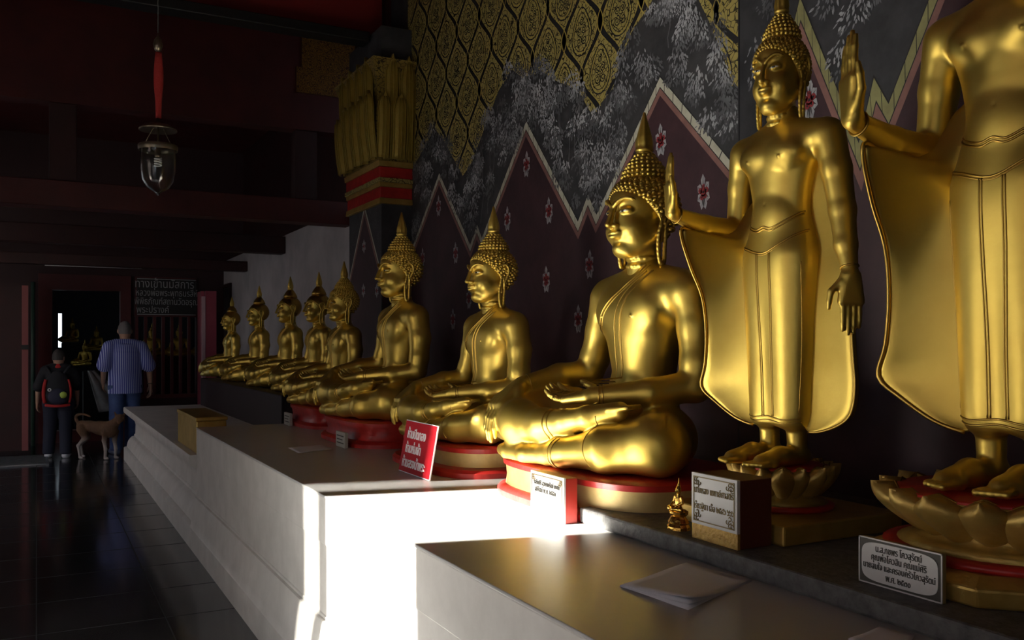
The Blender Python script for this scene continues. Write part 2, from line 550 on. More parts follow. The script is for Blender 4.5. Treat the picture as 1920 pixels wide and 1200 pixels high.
    for q in (-1, 1):
        m = MB()
        cx, cz = q * 0.038, 0.1555
        top = []; bot = []
        for i in range(13):
            t = i / 12 * 2 - 1
            x = cx + t * 0.021
            zc = cz + 0.002 * t * q * 0.5 + 0.001
            top.append((x, zc + 0.0042 * (1 - t * t))); bot.append((x, zc - 0.0032 * (1 - t * t)))
        def hit(x, zz):
            h = fb.ray_cast(Vector((x, -0.5, zz)), Vector((0, 1, 0)))
            return Vector((x, (h[0].y if h[0] is not None else -0.1) - 0.0012, zz))
        vs = [hit(*p) for p in top] + [hit((a[0]), (a[1] + b[1]) / 2) for a, b in zip(top, bot)] + [hit(*p) for p in bot]
        fs = []; 
        for i in range(12):
            for r0 in (0, 13):
                mi = 1 if 4 <= i <= 7 else 0
                m.add([vs[r0 + i], vs[r0 + i + 1], vs[r0 + 13 + i + 1], vs[r0 + 13 + i]], [(0, 3, 2, 1)], mi, True)
        eyes.append(m.mesh('eye'))
    # brow & lip accent lines
    return dict(head=face, ear=[ear, ear2], curls=curly_hair, smooth=smooth_hair, flame=flame, eyes=eyes)

HEAD = head_parts()

def hand_relaxed(s, wrist, fwd, up, side, L, splay=0.0, curl=0.0, thumb=1, r=0.0105, gap=1.0, tcurl=0.3, k=0.004):
    """palm from the wrist along fwd, palm faces 'up'; side points to the thumb"""
    w = Vector(wrist); f = Vector(fwd).normalized(); u = Vector(up).normalized(); sd_ = Vector(side).normalized()
    pw = L * 0.19
    for t in (-0.8, -0.27, 0.27, 0.8):
        s.cap(w + f * L * 0.02 + sd_ * pw * t * 0.55, w + f * L * 0.45 + sd_ * pw * t, L * 0.095, L * 0.075, 0.010)
    for i, t in enumerate((-0.9, -0.30, 0.30, 0.9)):
        ln = L * (0.43, 0.52, 0.55, 0.48)[i]
        p = w + f * L * 0.45 + sd_ * pw * t * gap
        pts = [p]; a = 0.0; d = f + sd_ * splay * t * 0.3
        for seg in (0.42, 0.33, 0.25):
            a += curl
            dd = (d * cos(a) + u * sin(a)).normalized()
            p = p + dd * ln * seg; pts.append(p.copy())
        s.chain([tuple(q) for q in pts], [r * 1.08, r, r * 0.92, r * 0.72], k)
    b = w + f * L * 0.12 + sd_ * pw * 0.9
    p1 = b + (f * 0.55 + sd_ * 0.55 * thumb + u * tcurl * 0.5).normalized() * L * 0.22
    p2 = p1 + (f * 0.95 + sd_ * 0.15 * thumb + u * tcurl).normalized() * L * 0.17
    p3 = p2 + (f * 1.0 + sd_ * 0.05 + u * tcurl * 1.3).normalized() * L * 0.12
    s.chain([tuple(b), tuple(p1), tuple(p2), tuple(p3)], [r * 1.5, r * 1.25, r * 1.1, r * 0.8], k, k0=0.01)

def seated_body():
    s = Sculpt((-0.60, -0.56, -0.005), (0.60, 0.26, 0.84), 0.0052)
    # trunk
    s.rings([(0.02, 0, 0.00, 0.185, 0.135), (0.12, 0, 0.00, 0.182, 0.135), (0.22, 0, 0.0, 0.152, 0.118), (0.31, 0, 0.0, 0.138, 0.108),
             (0.42, 0, 0.0, 0.163, 0.118), (0.54, 0, 0.0, 0.205, 0.128), (0.62, 0, 0.005, 0.222, 0.118), (0.675, 0, 0.010, 0.205, 0.094),
             (0.715, 0, 0.014, 0.135, 0.070), (0.745, 0, 0.014, 0.070, 0.058), (0.80, 0, 0.012, 0.052, 0.052)], 0.02)
    for q in (-1, 1):
        s.ell((q * 0.092, -0.074, 0.565), (0.095, 0.046, 0.075), 0.045)       # chest
        s.ell((q * 0.095, -0.1290, 0.548), (0.006, 0.006, 0.006), 0.004)      # nipple
    s.ell((0, -0.075, 0.27), (0.10, 0.050, 0.08), 0.03)                      # belly
    s.ell((0, -0.128, 0.262), (0.006, 0.012, 0.008), 0.004, 'sub')
    for q in (-1, 1):                                                        # shoulders
        s.cap((q * 0.05, 0.014, 0.700), (q * 0.245, 0.014, 0.645), 0.050, 0.066, 0.04)
        s.cap((q * 0.10, 0.0, 0.620), (q * 0.235, 0.008, 0.620), 0.085, 0.072, 0.03)
        s.ell((q * 0.090, 0.040, 0.60), (0.12, 0.06, 0.09), 0.03)
    # left arm (statue's left, +x): forearm to the lap
    s.chain([(0.262, 0.012, 0.620), (0.290, 0.015, 0.500), (0.312, 0.0, 0.375), (0.315, -0.012, 0.298)], [0.070, 0.067, 0.060, 0.055], 0.02)
    s.chain([(0.315, -0.012, 0.298), (0.250, -0.155, 0.275), (0.115, -0.312, 0.262)], [0.056, 0.050, 0.031], 0.02)
    # right arm: forearm out to the knee
    s.chain([(-0.262, 0.012, 0.620), (-0.298, 0.012, 0.500), (-0.330, -0.005, 0.385), (-0.345, -0.02, 0.325)], [0.070, 0.067, 0.060, 0.054], 0.02)
    s.chain([(-0.345, -0.02, 0.325), (-0.372, -0.15, 0.312), (-0.392, -0.315, 0.280)], [0.055, 0.050, 0.033], 0.02)
    # legs: lower (left) leg
    s.chain([(0.13, -0.02, 0.105), (0.265, -0.11, 0.112), (0.385, -0.225, 0.112)], [0.105, 0.108, 0.100], 0.035)
    s.chain([(0.385, -0.225, 0.108), (0.24, -0.335, 0.085), (0.05, -0.395, 0.058), (-0.04, -0.40, 0.046)], [0.100, 0.076, 0.048, 0.040], 0.03)
    s.chain([(-0.04, -0.40, 0.044), (-0.16, -0.425, 0.034), (-0.30, -0.425, 0.030), (-0.365, -0.415, 0.028)], [0.038, 0.034, 0.031, 0.024], 0.015)
    # upper (right) leg
    s.chain([(-0.13, -0.02, 0.125), (-0.28, -0.14, 0.155), (-0.452, -0.325, 0.158)], [0.105, 0.108, 0.100], 0.035)
    s.chain([(-0.452, -0.325, 0.150), (-0.25, -0.395, 0.142), (-0.06, -0.405, 0.150), (0.06, -0.385, 0.170)], [0.102, 0.084, 0.056, 0.043], 0.028)
    s.chain([(0.06, -0.385, 0.170), (0.16, -0.355, 0.190), (0.27, -0.30, 0.218)], [0.043, 0.040, 0.032], 0.018)
    for i in range(5):                                                       # toes of the upturned foot
        s.cap((0.255 + 0.004 * i, -0.335 + 0.017 * i, 0.222), (0.318 - 0.006 * i, -0.305 + 0.017 * i, 0.232), 0.0115 - 0.0008 * i, 0.009, 0.004)
    # lap fill
    s.ell((0, -0.16, 0.10), (0.26, 0.18, 0.075), 0.05)
    # left hand, palm up in the lap
    hand_relaxed(s, (0.115, -0.312, 0.262), (-0.95, -0.28, -0.10), (0.05, -0.05, 1), (-0.12, 0.95, 0.25), 0.215, curl=0.24, tcurl=0.38, r=0.0110)
    # right hand, hanging over the knee
    hand_relaxed(s, (-0.392, -0.325, 0.276), (0.0, -0.78, -0.60), (0.0, 0.55, -0.85), (0.99, 0.0, 0.05), 0.275, curl=0.38, tcurl=0.45, r=0.0120, gap=0.85)
    s.cut(lambda X, Y, Z: 0.002 - Z + 0 * X)
    return s.mesh('body')

SEATED = seated_body()
_sb = bvh_of([SEATED])

def seated_trim():
    """raised robe edges, sash lines and cuffs, each a mesh of its own"""
    m = MB(); parts = []
    def line(pts, r=0.0032, d=(0, 1, 0), sub=6):
        nonlocal m
        p = drape(_sb, [tuple(q) for q in smooth_path([(x, 0, z) for x, z in pts], 4)], d, 1.5, 0.0, 3)
        if len(p) > 2: m.tube(p, r, 5)
    # robe edge from the left of the neck, down under the right breast, to the side
    line([(0.062, 0.738), (0.040, 0.700), (-0.020, 0.640), (-0.085, 0.575), (-0.120, 0.520), (-0.150, 0.495), (-0.185, 0.500)], 0.0038)
    line([(0.078, 0.738), (0.055, 0.696), (-0.008, 0.632), (-0.072, 0.565), (-0.110, 0.505), (-0.150, 0.480), (-0.185, 0.487)], 0.0022)
    parts.append(('robe_edge', m.mesh('robe_edge'))); m = MB()
    # sash
    line([(0.085, 0.715), (0.030, 0.640), (-0.002, 0.560), (-0.018, 0.45), (-0.018, 0.30)], 0.0030)
    line([(0.115, 0.715), (0.066, 0.640), (0.036, 0.560), (0.020, 0.45), (0.020, 0.30)], 0.0030)
    line([(0.107, 0.715), (0.058, 0.640), (0.028, 0.560), (0.012, 0.45), (0.012, 0.30)], 0.0016)
    line([(-0.020, 0.302), (0.022, 0.302)], 0.003)
    for zz in (0.288, 0.270, 0.252):
        for xx in (-0.016, 0.002, 0.018):
            line([(xx - 0.006, zz + 0.006), (xx + 0.006, zz + 0.004), (xx + 0.005, zz - 0.006), (xx - 0.005, zz - 0.005), (xx - 0.006, zz + 0.004)], 0.0018)
    line([(-0.14, 0.235), (-0.05, 0.215), (0.06, 0.215), (0.15, 0.240)], 0.003)
    parts.append(('sash', m.mesh('sash')))
    # cuffs at the wrist and ankles
    def ring(c, ax, r, t=0.0030):
        m = MB()
        c = Vector(c); ax = Vector(ax).normalized(); a = ax.orthogonal().normalized(); b = ax.cross(a)
        pts = []
        for i in range(28):
            d = a * cos(2 * PI * i / 28) + b * sin(2 * PI * i / 28)
            h = _sb.ray_cast(c, d, r * 2.2)
            if h[0] is None:
                h2 = _sb.ray_cast(c + d * r * 2, -d, r * 2.2)
                pts.append(h2[0] if h2[0] is not None else c + d * r)
            else: pts.append(h[0])
        m.tube(pts, t, 5, closed=True); parts.append(('cuff', m.mesh('cuff')))
    ring((0.135, -0.290, 0.265), (-0.65, -0.75, -0.05), 0.035)
    ring((0.144, -0.280, 0.266), (-0.65, -0.75, -0.05), 0.036)
    ring((-0.388, -0.285, 0.286), (-0.2, -0.9, -0.2), 0.036)
    for dx in (0.0, 0.020):
        ring((-0.005 + dx, -0.397, 0.157), (1, 0.08, 0.1), 0.048)
        ring((0.045 + dx, -0.397, 0.056), (1, -0.1, -0.05), 0.048)
    # hem of the robe over the left thigh
    m = MB()
    line([(0.22, 0.20), (0.215, 0.15), (0.22, 0.10), (0.24, 0.03)], 0.0022)
    parts.append(('robe_hem', m.mesh('robe_hem')))
    return parts

SEATED_TRIM = seated_trim()

def put_head(parent, z, y=0.0, sc=1.0, curls=True, turn=0.0, gold=GOLD, with_eyes=True, wide=1.0):
    L = []
    T = Matrix.Translation((0, y, z)) @ Matrix.Rotation(turn, 4, 'Z') @ Matrix.Diagonal((sc * wide, sc * wide, sc, 1))
    def p(name, me, m):
        o = link_mesh(name, me, None, parent)
        if not len(me.materials):
            for x in (m if isinstance(m, (list, tuple)) else [m]): me.materials.append(x)
        o.matrix_local = T
        L.append(o); return o
    h = p('head', HEAD['head'], gold)
    for e in HEAD['ear']: p('ear', e, gold)
    p('hair', HEAD['curls'] if curls else HEAD['smooth'], GOLD_OLD if not curls else gold)
    p('flame_finial', HEAD['flame'], gold)
    if with_eyes:
        for e in HEAD['eyes']:
            o = link_mesh('eye', e, None, h)
            if not len(e.materials):
                e.materials.append(EYE_WHITE); e.materials.append(EYE_DARK)
            o['label'] = 'narrow inlaid eye'
    return L

def copy_tree(o, parent=None):
    c = o.copy(); COL.objects.link(c)
    if parent is not None:
        c.parent = parent
        c.matrix_parent_inverse = o.matrix_parent_inverse.copy()
    for ch in o.children: copy_tree(ch, c)
    return c

def make_seated(name_label, curls):
    r = empty('seated_statue', (0, 0, 0), name_label, 'statue', 'gilded seated statues along the wall')
    b = link_mesh('body', SEATED, None, r)
    if not len(SEATED.materials): SEATED.materials.append(GOLD)
    for nm, me in SEATED_TRIM:
        if not len(me.polygons): continue
        link_mesh(nm, me, None, r)
        if not len(me.materials): me.materials.append(GOLD_LINE)
    put_head(r, 0.778, -0.014, 1.0, curls, wide=1.13, turn=rad(5))
    return r

# ---------------- standing statue
def standing_body():
    s = Sculpt((-0.30, -0.42, -0.005), (0.36, 0.16, 1.12), 0.0042)
    # torso + skirt
    s.rings([(0.118, 0, 0.005, 0.096, 0.062), (0.20, 0, 0.005, 0.102, 0.066), (0.35, 0, 0.003, 0.110, 0.072), (0.50, 0, 0.0, 0.122, 0.080),
             (0.60, 0, 0.0, 0.130, 0.086), (0.68, 0, 0.0, 0.122, 0.080), (0.76, 0, 0.0, 0.103, 0.070), (0.84, 0, 0.0, 0.112, 0.073),
             (0.92, 0, 0.002, 0.138, 0.078), (0.975, 0, 0.004, 0.150, 0.070), (1.010, 0, 0.008, 0.118, 0.055), (1.035, 0, 0.010, 0.065, 0.045),
             (1.08, 0, 0.010, 0.040, 0.040)], 0.012)
    for q in (-1, 1):
        # legs pushing through the cloth
        s.chain([(q * 0.058, -0.008, 0.62), (q * 0.052, -0.010, 0.155)], [0.066, 0.053], 0.03)
        s.ell((q * 0.060, -0.048, 0.925), (0.062, 0.036, 0.045), 0.02)
        s.ell((q * 0.064, -0.0835, 0.912), (0.0045, 0.005, 0.0045), 0.003)
        s.cap((q * 0.03, 0.010, 1.008), (q * 0.150, 0.008, 0.972), 0.030, 0.044, 0.022)
        s.cap((q * 0.07, 0.0, 0.955), (q * 0.150, 0.006, 0.955), 0.052, 0.045, 0.02)
    s.ell((0, -0.045, 0.745), (0.07, 0.033, 0.06), 0.02)
    s.ell((0, -0.082, 0.778), (0.004, 0.010, 0.005), 0.003, 'sub')
    # ankles + feet
    for q in (-1, 1):
        s.chain([(q * 0.055, 0.0, 0.14), (q * 0.055, 0.004, 0.045)], [0.032, 0.029], 0.01)
        s.chain([(q * 0.055, 0.022, 0.026), (q * 0.057, -0.07, 0.030), (q * 0.060, -0.150, 0.018)], [0.028, 0.028, 0.022], 0.014)
        s.cap((q * 0.045, -0.130, 0.016), (q * 0.076, -0.120, 0.016), 0.020, 0.018, 0.01)
        for i in range(5):
            x = q * (0.036 + i * 0.0125)
            s.cap((x, -0.145, 0.013), (x, -0.190 + 0.005 * i, 0.012), 0.0085, 0.0082, 0.003)
    # left arm hanging, a little away
    s.chain([(0.168, 0.008, 0.965), (0.192, 0.012, 0.86), (0.214, 0.012, 0.74), (0.236, 0.0, 0.64), (0.262, -0.012, 0.555)], [0.047, 0.043, 0.037, 0.031, 0.0205], 0.012)
    hand_relaxed(s, (0.262, -0.012, 0.552), (0.06, -0.04, -1), (-0.85, 0.5, -0.05), (-0.5, -0.85, 0), 0.165, curl=0.05, tcurl=0.1, r=0.0075, k=0.003, gap=0.8)
    # right arm: elbow bent, palm raised
    s.chain([(-0.168, 0.008, 0.965), (-0.188, 0.014, 0.86), (-0.200, 0.010, 0.725)], [0.047, 0.043, 0.038], 0.012)
    s.chain([(-0.200, 0.006, 0.722), (-0.205, -0.13, 0.735), (-0.192, -0.265, 0.762)], [0.038, 0.033, 0.0215], 0.012)
    hand_relaxed(s, (-0.192, -0.270, 0.765), (0.0, -0.10, 1), (-0.45, -0.88, -0.1), (0.88, -0.45, 0.0), 0.178, curl=-0.05, tcurl=0.10, r=0.0078, k=0.003, gap=0.82)
    s.cut(lambda X, Y, Z: 0.001 - Z + 0 * X)
    return s.mesh('body')

STANDING = standing_body()
_stb = bvh_of([STANDING])

def standing_robe():
    """flaring robe panels on both sides, hanging from the forearms"""
    m = MB()
    def sheet(rows, th=0.011):
        # rows: list of (inner point, outer point, bow); the cloth between
        n = 12; F = []; B = []
        for a, b, bow in rows:
            a = Vector(a); b = Vector(b); fr = []; bk = []
            for i in range(n + 1):
                t = i / n
                p = a.lerp(b, t); p.y += bow * sin(PI * t)
                e = th * (1.0 if t < 0.9 else max(0.25, 1 - (t - 0.9) * 6))
                fr.append(p + Vector((0, -e, 0))); bk.append(p + Vector((0, e, 0)))
            F.append(fr); B.append(bk)
        rings = [fr + bk[::-1] for fr, bk in zip(F, B)]
        m.loft(rings)
    def interp(rows, k=4):
        A = smooth_path([r[0] for r in rows], k); Bq = smooth_path([r[1] for r in rows], k)
        W = smooth_path([(r[2], 0, 0) for r in rows], k)
        return [(a, b, w.x) for a, b, w in zip(A, Bq, W)]
    # statue's right (-x)
    right = [((-0.10, 0.02, 0.83), (-0.150, 0.02, 0.80), 0.0), ((-0.10, 0.01, 0.76), (-0.195, -0.02, 0.728), 0.0),
             ((-0.11, 0.0, 0.70), (-0.205, -0.125, 0.700), 0.02), ((-0.12, 0.0, 0.66), (-0.200, -0.215, 0.722), 0.03),
             ((-0.12, 0.0, 0.63), (-0.205, -0.220, 0.690), 0.03), ((-0.12, 0.0, 0.58), (-0.225, -0.165, 0.600), 0.03),
             ((-0.115, 0.0, 0.50), (-0.235, -0.110, 0.510), 0.02), ((-0.108, 0.0, 0.40), (-0.245, -0.085, 0.400), 0.01),
             ((-0.10, 0.0, 0.30), (-0.262, -0.075, 0.295), 0.008), ((-0.095, 0.0, 0.24), (-0.285, -0.070, 0.222), 0.006),
             ((-0.092, 0.0, 0.19), (-0.235, -0.055, 0.175), 0.004), ((-0.09, 0.0, 0.14), (-0.165, -0.035, 0.128), 0.002),
             ((-0.085, 0.0, 0.115), (-0.105, -0.015, 0.107), 0.0)]
    sheet(interp(right))
    left = [((0.10, 0.025, 0.93), (0.150, 0.03, 0.90), 0.0), ((0.10, 0.02, 0.84), (0.185, 0.02, 0.80), 0.0),
            ((0.10, 0.02, 0.74), (0.208, 0.015, 0.70), 0.0), ((0.11, 0.02, 0.65), (0.228, 0.01, 0.61), 0.0),
            ((0.11, 0.015, 0.56), (0.250, 0.0, 0.53), 0.0), ((0.11, 0.01, 0.46), (0.262, 0.0, 0.44), 0.0),
            ((0.108, 0.01, 0.36), (0.270, 0.0, 0.33), 0.0), ((0.10, 0.01, 0.28), (0.277, 0.0, 0.24), 0.0),
            ((0.098, 0.01, 0.21), (0.262, 0.0, 0.165), 0.0), ((0.094, 0.01, 0.16), (0.215, 0.0, 0.128), 0.0),
            ((0.09, 0.01, 0.13), (0.150, 0.0, 0.106), 0.0), ((0.085, 0.01, 0.115), (0.11, 0.0, 0.103), 0.0)]
    sheet(interp(left))
    return m.mesh('robe_panel'), interp(right), interp(left)

ROBE, _rr, _rl = standing_robe()

def standing_trim():
    m = MB(); g = MB()
    def line(mb, pts, r=0.0026):
        p = drape(_stb, [tuple(q) for q in smooth_path([(x, 0, z) for x, z in pts], 4)], (0, 1, 0), 1.5, 0.0, 3)
        p = [q for q in p if q.y < 0.0]
        if len(p) > 2: mb.tube(p, r, 5)
    for dz in (0.0, -0.008):
        line(m, [(-0.112, 0.745 + dz), (-0.08, 0.722 + dz), (-0.03, 0.706 + dz), (0.0, 0.712 + dz), (0.03, 0.706 + dz), (0.08, 0.732 + dz), (0.118, 0.765 + dz)], 0.0026)
    line(m, [(-0.125, 0.665), (-0.07, 0.650), (0.0, 0.632), (0.06, 0.655), (0.125, 0.700)], 0.0028)
    line(m, [(-0.125, 0.659), (-0.07, 0.644), (0.0, 0.626), (0.06, 0.649), (0.125, 0.694)], 0.0016)
    for x0, x1 in ((-0.020, -0.016), (-0.026, -0.022), (0.024, 0.018), (0.030, 0.024)):
        line(m, [(x0, 0.632), (x0, 0.50), (x1, 0.30), (x1, 0.145)], 0.0022)
    for zz in (0.142, 0.131):
        line(m, [(-0.10, zz + 0.002), (-0.06, zz - 0.004), (0, zz + 0.002), (0.06, zz - 0.006), (0.10, zz)], 0.0024)
    line(m, [(-0.112, 0.60), (-0.108, 0.40), (-0.10, 0.16)], 0.0018)
    line(m, [(0.118, 0.60), (0.112, 0.40), (0.10, 0.16)], 0.0018)
    # border of the side panels
    m.tube([b + Vector((0.004, -0.006, 0)) for a, b, w in _rr[8:]], 0.005, 6)
    m.tube([b + Vector((-0.004, -0.006, 0)) for a, b, w in _rl[4:]], 0.005, 6)
    # wrist rings
    for c, ax, r in (((0.257, -0.010, 0.575), (0.25, -0.1, -1), 0.024), ((-0.193, -0.250, 0.758), (0, -1, 0.2), 0.025)):
        c = Vector(c); ax = Vector(ax).normalized(); a = ax.orthogonal().normalized(); b = ax.cross(a)
        m.tube([c + (a * cos(2 * PI * i / 24) + b * sin(2 * PI * i / 24)) * r for i in range(24)], 0.0028, 5, closed=True)
    return m.mesh('robe_trim')

STANDING_TRIM = standing_trim()

def make_standing(label, group):
    r = empty('standing_statue', (0, 0, 0), label, 'statue', group)
    for nm, me, mm in (('body', STANDING, GOLD), ('robe_panel', ROBE, GOLD), ('robe_trim', STANDING_TRIM, GOLD_LINE)):
        if not len(me.materials): me.materials.append(mm)
        link_mesh(nm, me, None, r)
    put_head(r, 1.055, -0.012, 0.78, True, turn=rad(13), wide=0.93)
    return r
# ------------------------------------------------------------------ the gallery
F_PX = 1670.0
EYE = 1.45
XW = 2.60                      # plane of the painted wall
def on_wall(u, v, X=XW):
    """a point of the photograph carried to the wall plane x = X"""
    b = rad(YAW) + math.atan((u - 960) / F_PX)
    Y = X / math.tan(b)
    d = X * sin(rad(YAW)) + Y * cos(rad(YAW))
    return Y, EYE + (642 - v) * d / F_PX

def struct(o): o['kind'] = 'structure'; return o

FLOOR = material('polished_dark_floor', (0.030, 0.030, 0.032), 0.14, vscale=2.5, col2=(0.018, 0.018, 0.020), bump=0.05, bscale=3, rvar=0.05)
_nt = FLOOR.node_tree
MAROON = material('mural_maroon', (0.055, 0.022, 0.028), 0.6, vscale=5, col2=(0.035, 0.014, 0.019), bump=0.1)
MURAL_DARK = material('mural_dark_ground', (0.052, 0.052, 0.056), 0.6, vscale=7, col2=(0.025, 0.026, 0.029), bump=0.1)
MURAL_DARK2 = material('mural_dark_panel', (0.040, 0.041, 0.046), 0.55, vscale=9, col2=(0.018, 0.019, 0.022), bump=0.1)
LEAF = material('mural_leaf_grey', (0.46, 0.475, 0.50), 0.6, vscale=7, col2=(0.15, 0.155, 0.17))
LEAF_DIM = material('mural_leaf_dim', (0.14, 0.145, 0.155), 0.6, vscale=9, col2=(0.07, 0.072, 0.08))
CREAM = material('mural_cream', (0.55, 0.55, 0.45), 0.6, vscale=12, col2=(0.42, 0.42, 0.32))
PINK = material('mural_pink', (0.27, 0.13, 0.11), 0.6, vscale=12, col2=(0.19, 0.09, 0.08))
M_BLACK = material('mural_black_line', (0.012, 0.012, 0.014), 0.6)
M_GOLD = material('mural_gold', (0.58, 0.45, 0.11), 0.5, 0.2, vscale=25, col2=(0.45, 0.34, 0.07))
PETAL = material('mural_petal', (0.42, 0.42, 0.44), 0.6, vscale=40, col2=(0.24, 0.24, 0.26))
M_RED = material('mural_red', (0.24, 0.02, 0.025), 0.6)
CREAM_SHADED = material('mural_ochre', (0.30, 0.29, 0.12), 0.6, vscale=12, col2=(0.20, 0.19, 0.08))  # border cream, yellowed and darkened to paint in the shade of the near stretch
# filigree: gold ground broken by fine dark curls
def filigree(name, gold, dark, scale, lo=0.035, hi=0.06):
    m = material(name, gold, 0.5, 0.25)
    nt = m.node_tree; N = nt.nodes; L = nt.links
    tc = N.new('ShaderNodeTexCoord')
    ns = N.new('ShaderNodeTexNoise'); ns.inputs['Scale'].default_value = scale * 0.35; ns.inputs['Detail'].default_value = 1
    mx = N.new('ShaderNodeMix'); mx.data_type = 'RGBA'; mx.blend_type = 'ADD'; mx.inputs[0].default_value = 0.10
    L.new(tc.outputs['Object'], ns.inputs['Vector'])
    L.new(tc.outputs['Object'], mx.inputs[6]); L.new(ns.outputs['Color'], mx.inputs[7])
    v = N.new('ShaderNodeTexVoronoi'); v.feature = 'DISTANCE_TO_EDGE'; v.inputs['Scale'].default_value = scale
    L.new(mx.outputs[2], v.inputs['Vector'])
    r = N.new('ShaderNodeValToRGB'); r.color_ramp.elements[0].position = lo; r.color_ramp.elements[1].position = hi
    r.color_ramp.elements[0].color = (*dark, 1); r.color_ramp.elements[1].color = (*gold, 1)
    L.new(v.outputs['Distance'], r.inputs['Fac']); L.new(r.outputs['Color'], N['Principled BSDF'].inputs['Base Color'])
    return m
M_FILI = filigree('mural_filigree', (0.46, 0.38, 0.12), (0.035, 0.028, 0.012), 34)
G_FILI = filigree('stencilled_gold', (0.24, 0.11, 0.012), (0.04, 0.008, 0.005), 60, 0.06, 0.12)
WALL_GREY = material('white_wall', (0.50, 0.49, 0.50), 0.7, vscale=2, col2=(0.36, 0.355, 0.37), bump=0.1)

# floor
m = MB(); m.box(-6.0, -7.0, -0.12, 3.2, 22.0, 0.0); struct(m.build('floor', FLOOR))
# joints of the floor slabs, cut as fine dark lines in real grout
JOINT = material('floor_joint', (0.008, 0.008, 0.009), 0.6)
m = MB()
for i in range(24):
    y = -1.0 + i * 0.6
    m.box(-2.0, y - 0.003, 0.0, 1.0, y + 0.003, 0.0008)
for i in range(5):
    x = -1.8 + i * 0.6
    m.box(x - 0.003, -1.0, 0.0, x + 0.003, 13.0, 0.0008)
struct(m.build('floor_joints', JOINT))

# ---- moulded plinth that carries the whole row
def plinth():
    near = [(0.954, 0.0), (0.954, 0.150), (0.960, 0.158), (0.966, 0.200), (0.976, 0.290), (0.984, 0.340), (0.988, 0.356), (1.000, 0.360), (1.000, 0.372), (1.004, 0.376), (1.004, 0.652)]
    far = [(0.954, 0.0), (0.954, 0.150), (0.962, 0.158), (0.985, 0.165), (0.988, 0.185), (0.998, 0.230), (1.020, 0.270), (1.040, 0.292), (1.062, 0.300),
            (1.064, 0.318), (1.074, 0.325), (1.078, 0.440), (1.068, 0.480), (1.045, 0.520), (1.010, 0.552), (0.972, 0.572), (0.955, 0.582),
            (0.950, 0.600), (0.950, 0.640), (0.957, 0.652)]
    m = MB(); XB = XW - 0.01
    ys = 6.62; y1 = 12.0
    n = len(near)
    vs = [(x, -4.0, z) for x, z in near] + [(x, ys, z) for x, z in near]
    fs = [(i, i + 1, n + i + 1, n + i) for i in range(n - 1)]
    b = len(vs); vs += [(XB, -4.0, 0.652), (XB, ys, 0.652), (XB, -4.0, 0.0), (XB, ys, 0.0)]
    fs += [(n - 1, b, b + 1, 2 * n - 1), tuple([b, b + 2] + list(range(0, n)))[::-1]]
    m.add(vs, fs)
    n = len(far)
    vs = [(x, ys, z) for x, z in far] + [(x, y1 - (x - 0.950), z) for x, z in far] + [(XB, y1 - (x - 0.950), z) for x, z in far]
    fs = []
    for i in range(n - 1):
        fs.append((i, i + 1, n + i + 1, n + i)); fs.append((n + i, n + i + 1, 2 * n + i + 1, 2 * n + i))
    b = len(vs); vs += [(XB, ys, 0.652), (XB, ys, 0.0)]
    fs.append((n - 1, b, 3 * n - 1, 2 * n - 1)); fs.append(tuple([b, b + 1] + list(range(0, n)))[::-1])
    m.add(vs, fs)
    o = m.build('plinth', WHITE_PLASTER)
    smooth_angle(o, 35)
    tag(o, 'long white moulded plinth running beside the dark floor under all the statues', 'plinth')
    return o
plinth()
# ---- upper ledge standing on the plinth
m = MB()
m.box(1.0, -4.0, 0.6525, XW - 0.01, 6.62, 0.838)
o = m.build('ledge', [WHITE_PLASTER, SLAB], bevel=0.004)
b = MB(); b.box(0.997, -4.0, 0.838, XW - 0.01, 6.623, 0.848)
top = b.build('ledge_top', SLAB, o, bevel=0.003)
top['label'] = 'polished grey top slab with chipped front edge'
tag(o, 'white block ledge with polished grey top set back on the moulded plinth', 'ledge')
# low grey slab by the wall, under the standing statues
m = MB()
m.box(1.60, -4.0, 0.8485, XW - 0.012, 2.52, 0.9)
tag(m.build('stone_slab', GREY_STONE, bevel=0.008), 'low rough grey stone slab under the two standing statues', 'slab')
# dark bench under the far statues
m = MB(); m.box(1.84, 7.62, 0.6525, 2.585, 11.85, 0.998)
tag(m.build('bench', material('bench_maroon', (0.014, 0.005, 0.007), 0.6), bevel=0.01), 'dark maroon bench carrying the four far statues', 'bench')
# gilded block at the far end of the ledge
r = empty('gilded_block', (1.17, 7.13, 0.6525), 'gilded rectangular pedestal block at the far end of the grey-topped ledge', 'pedestal')
m = MB(); m.box(-0.165, -0.47, 0.0, 0.045, 0.47, 0.235); m.build('block_body', GOLD_PAINT, r, bevel=0.01)
m = MB(); m.box(-0.172, -0.478, 0.2352, 0.052, 0.478, 0.262); m.build('block_cap', GOLD_PAINT, r, bevel=0.006)

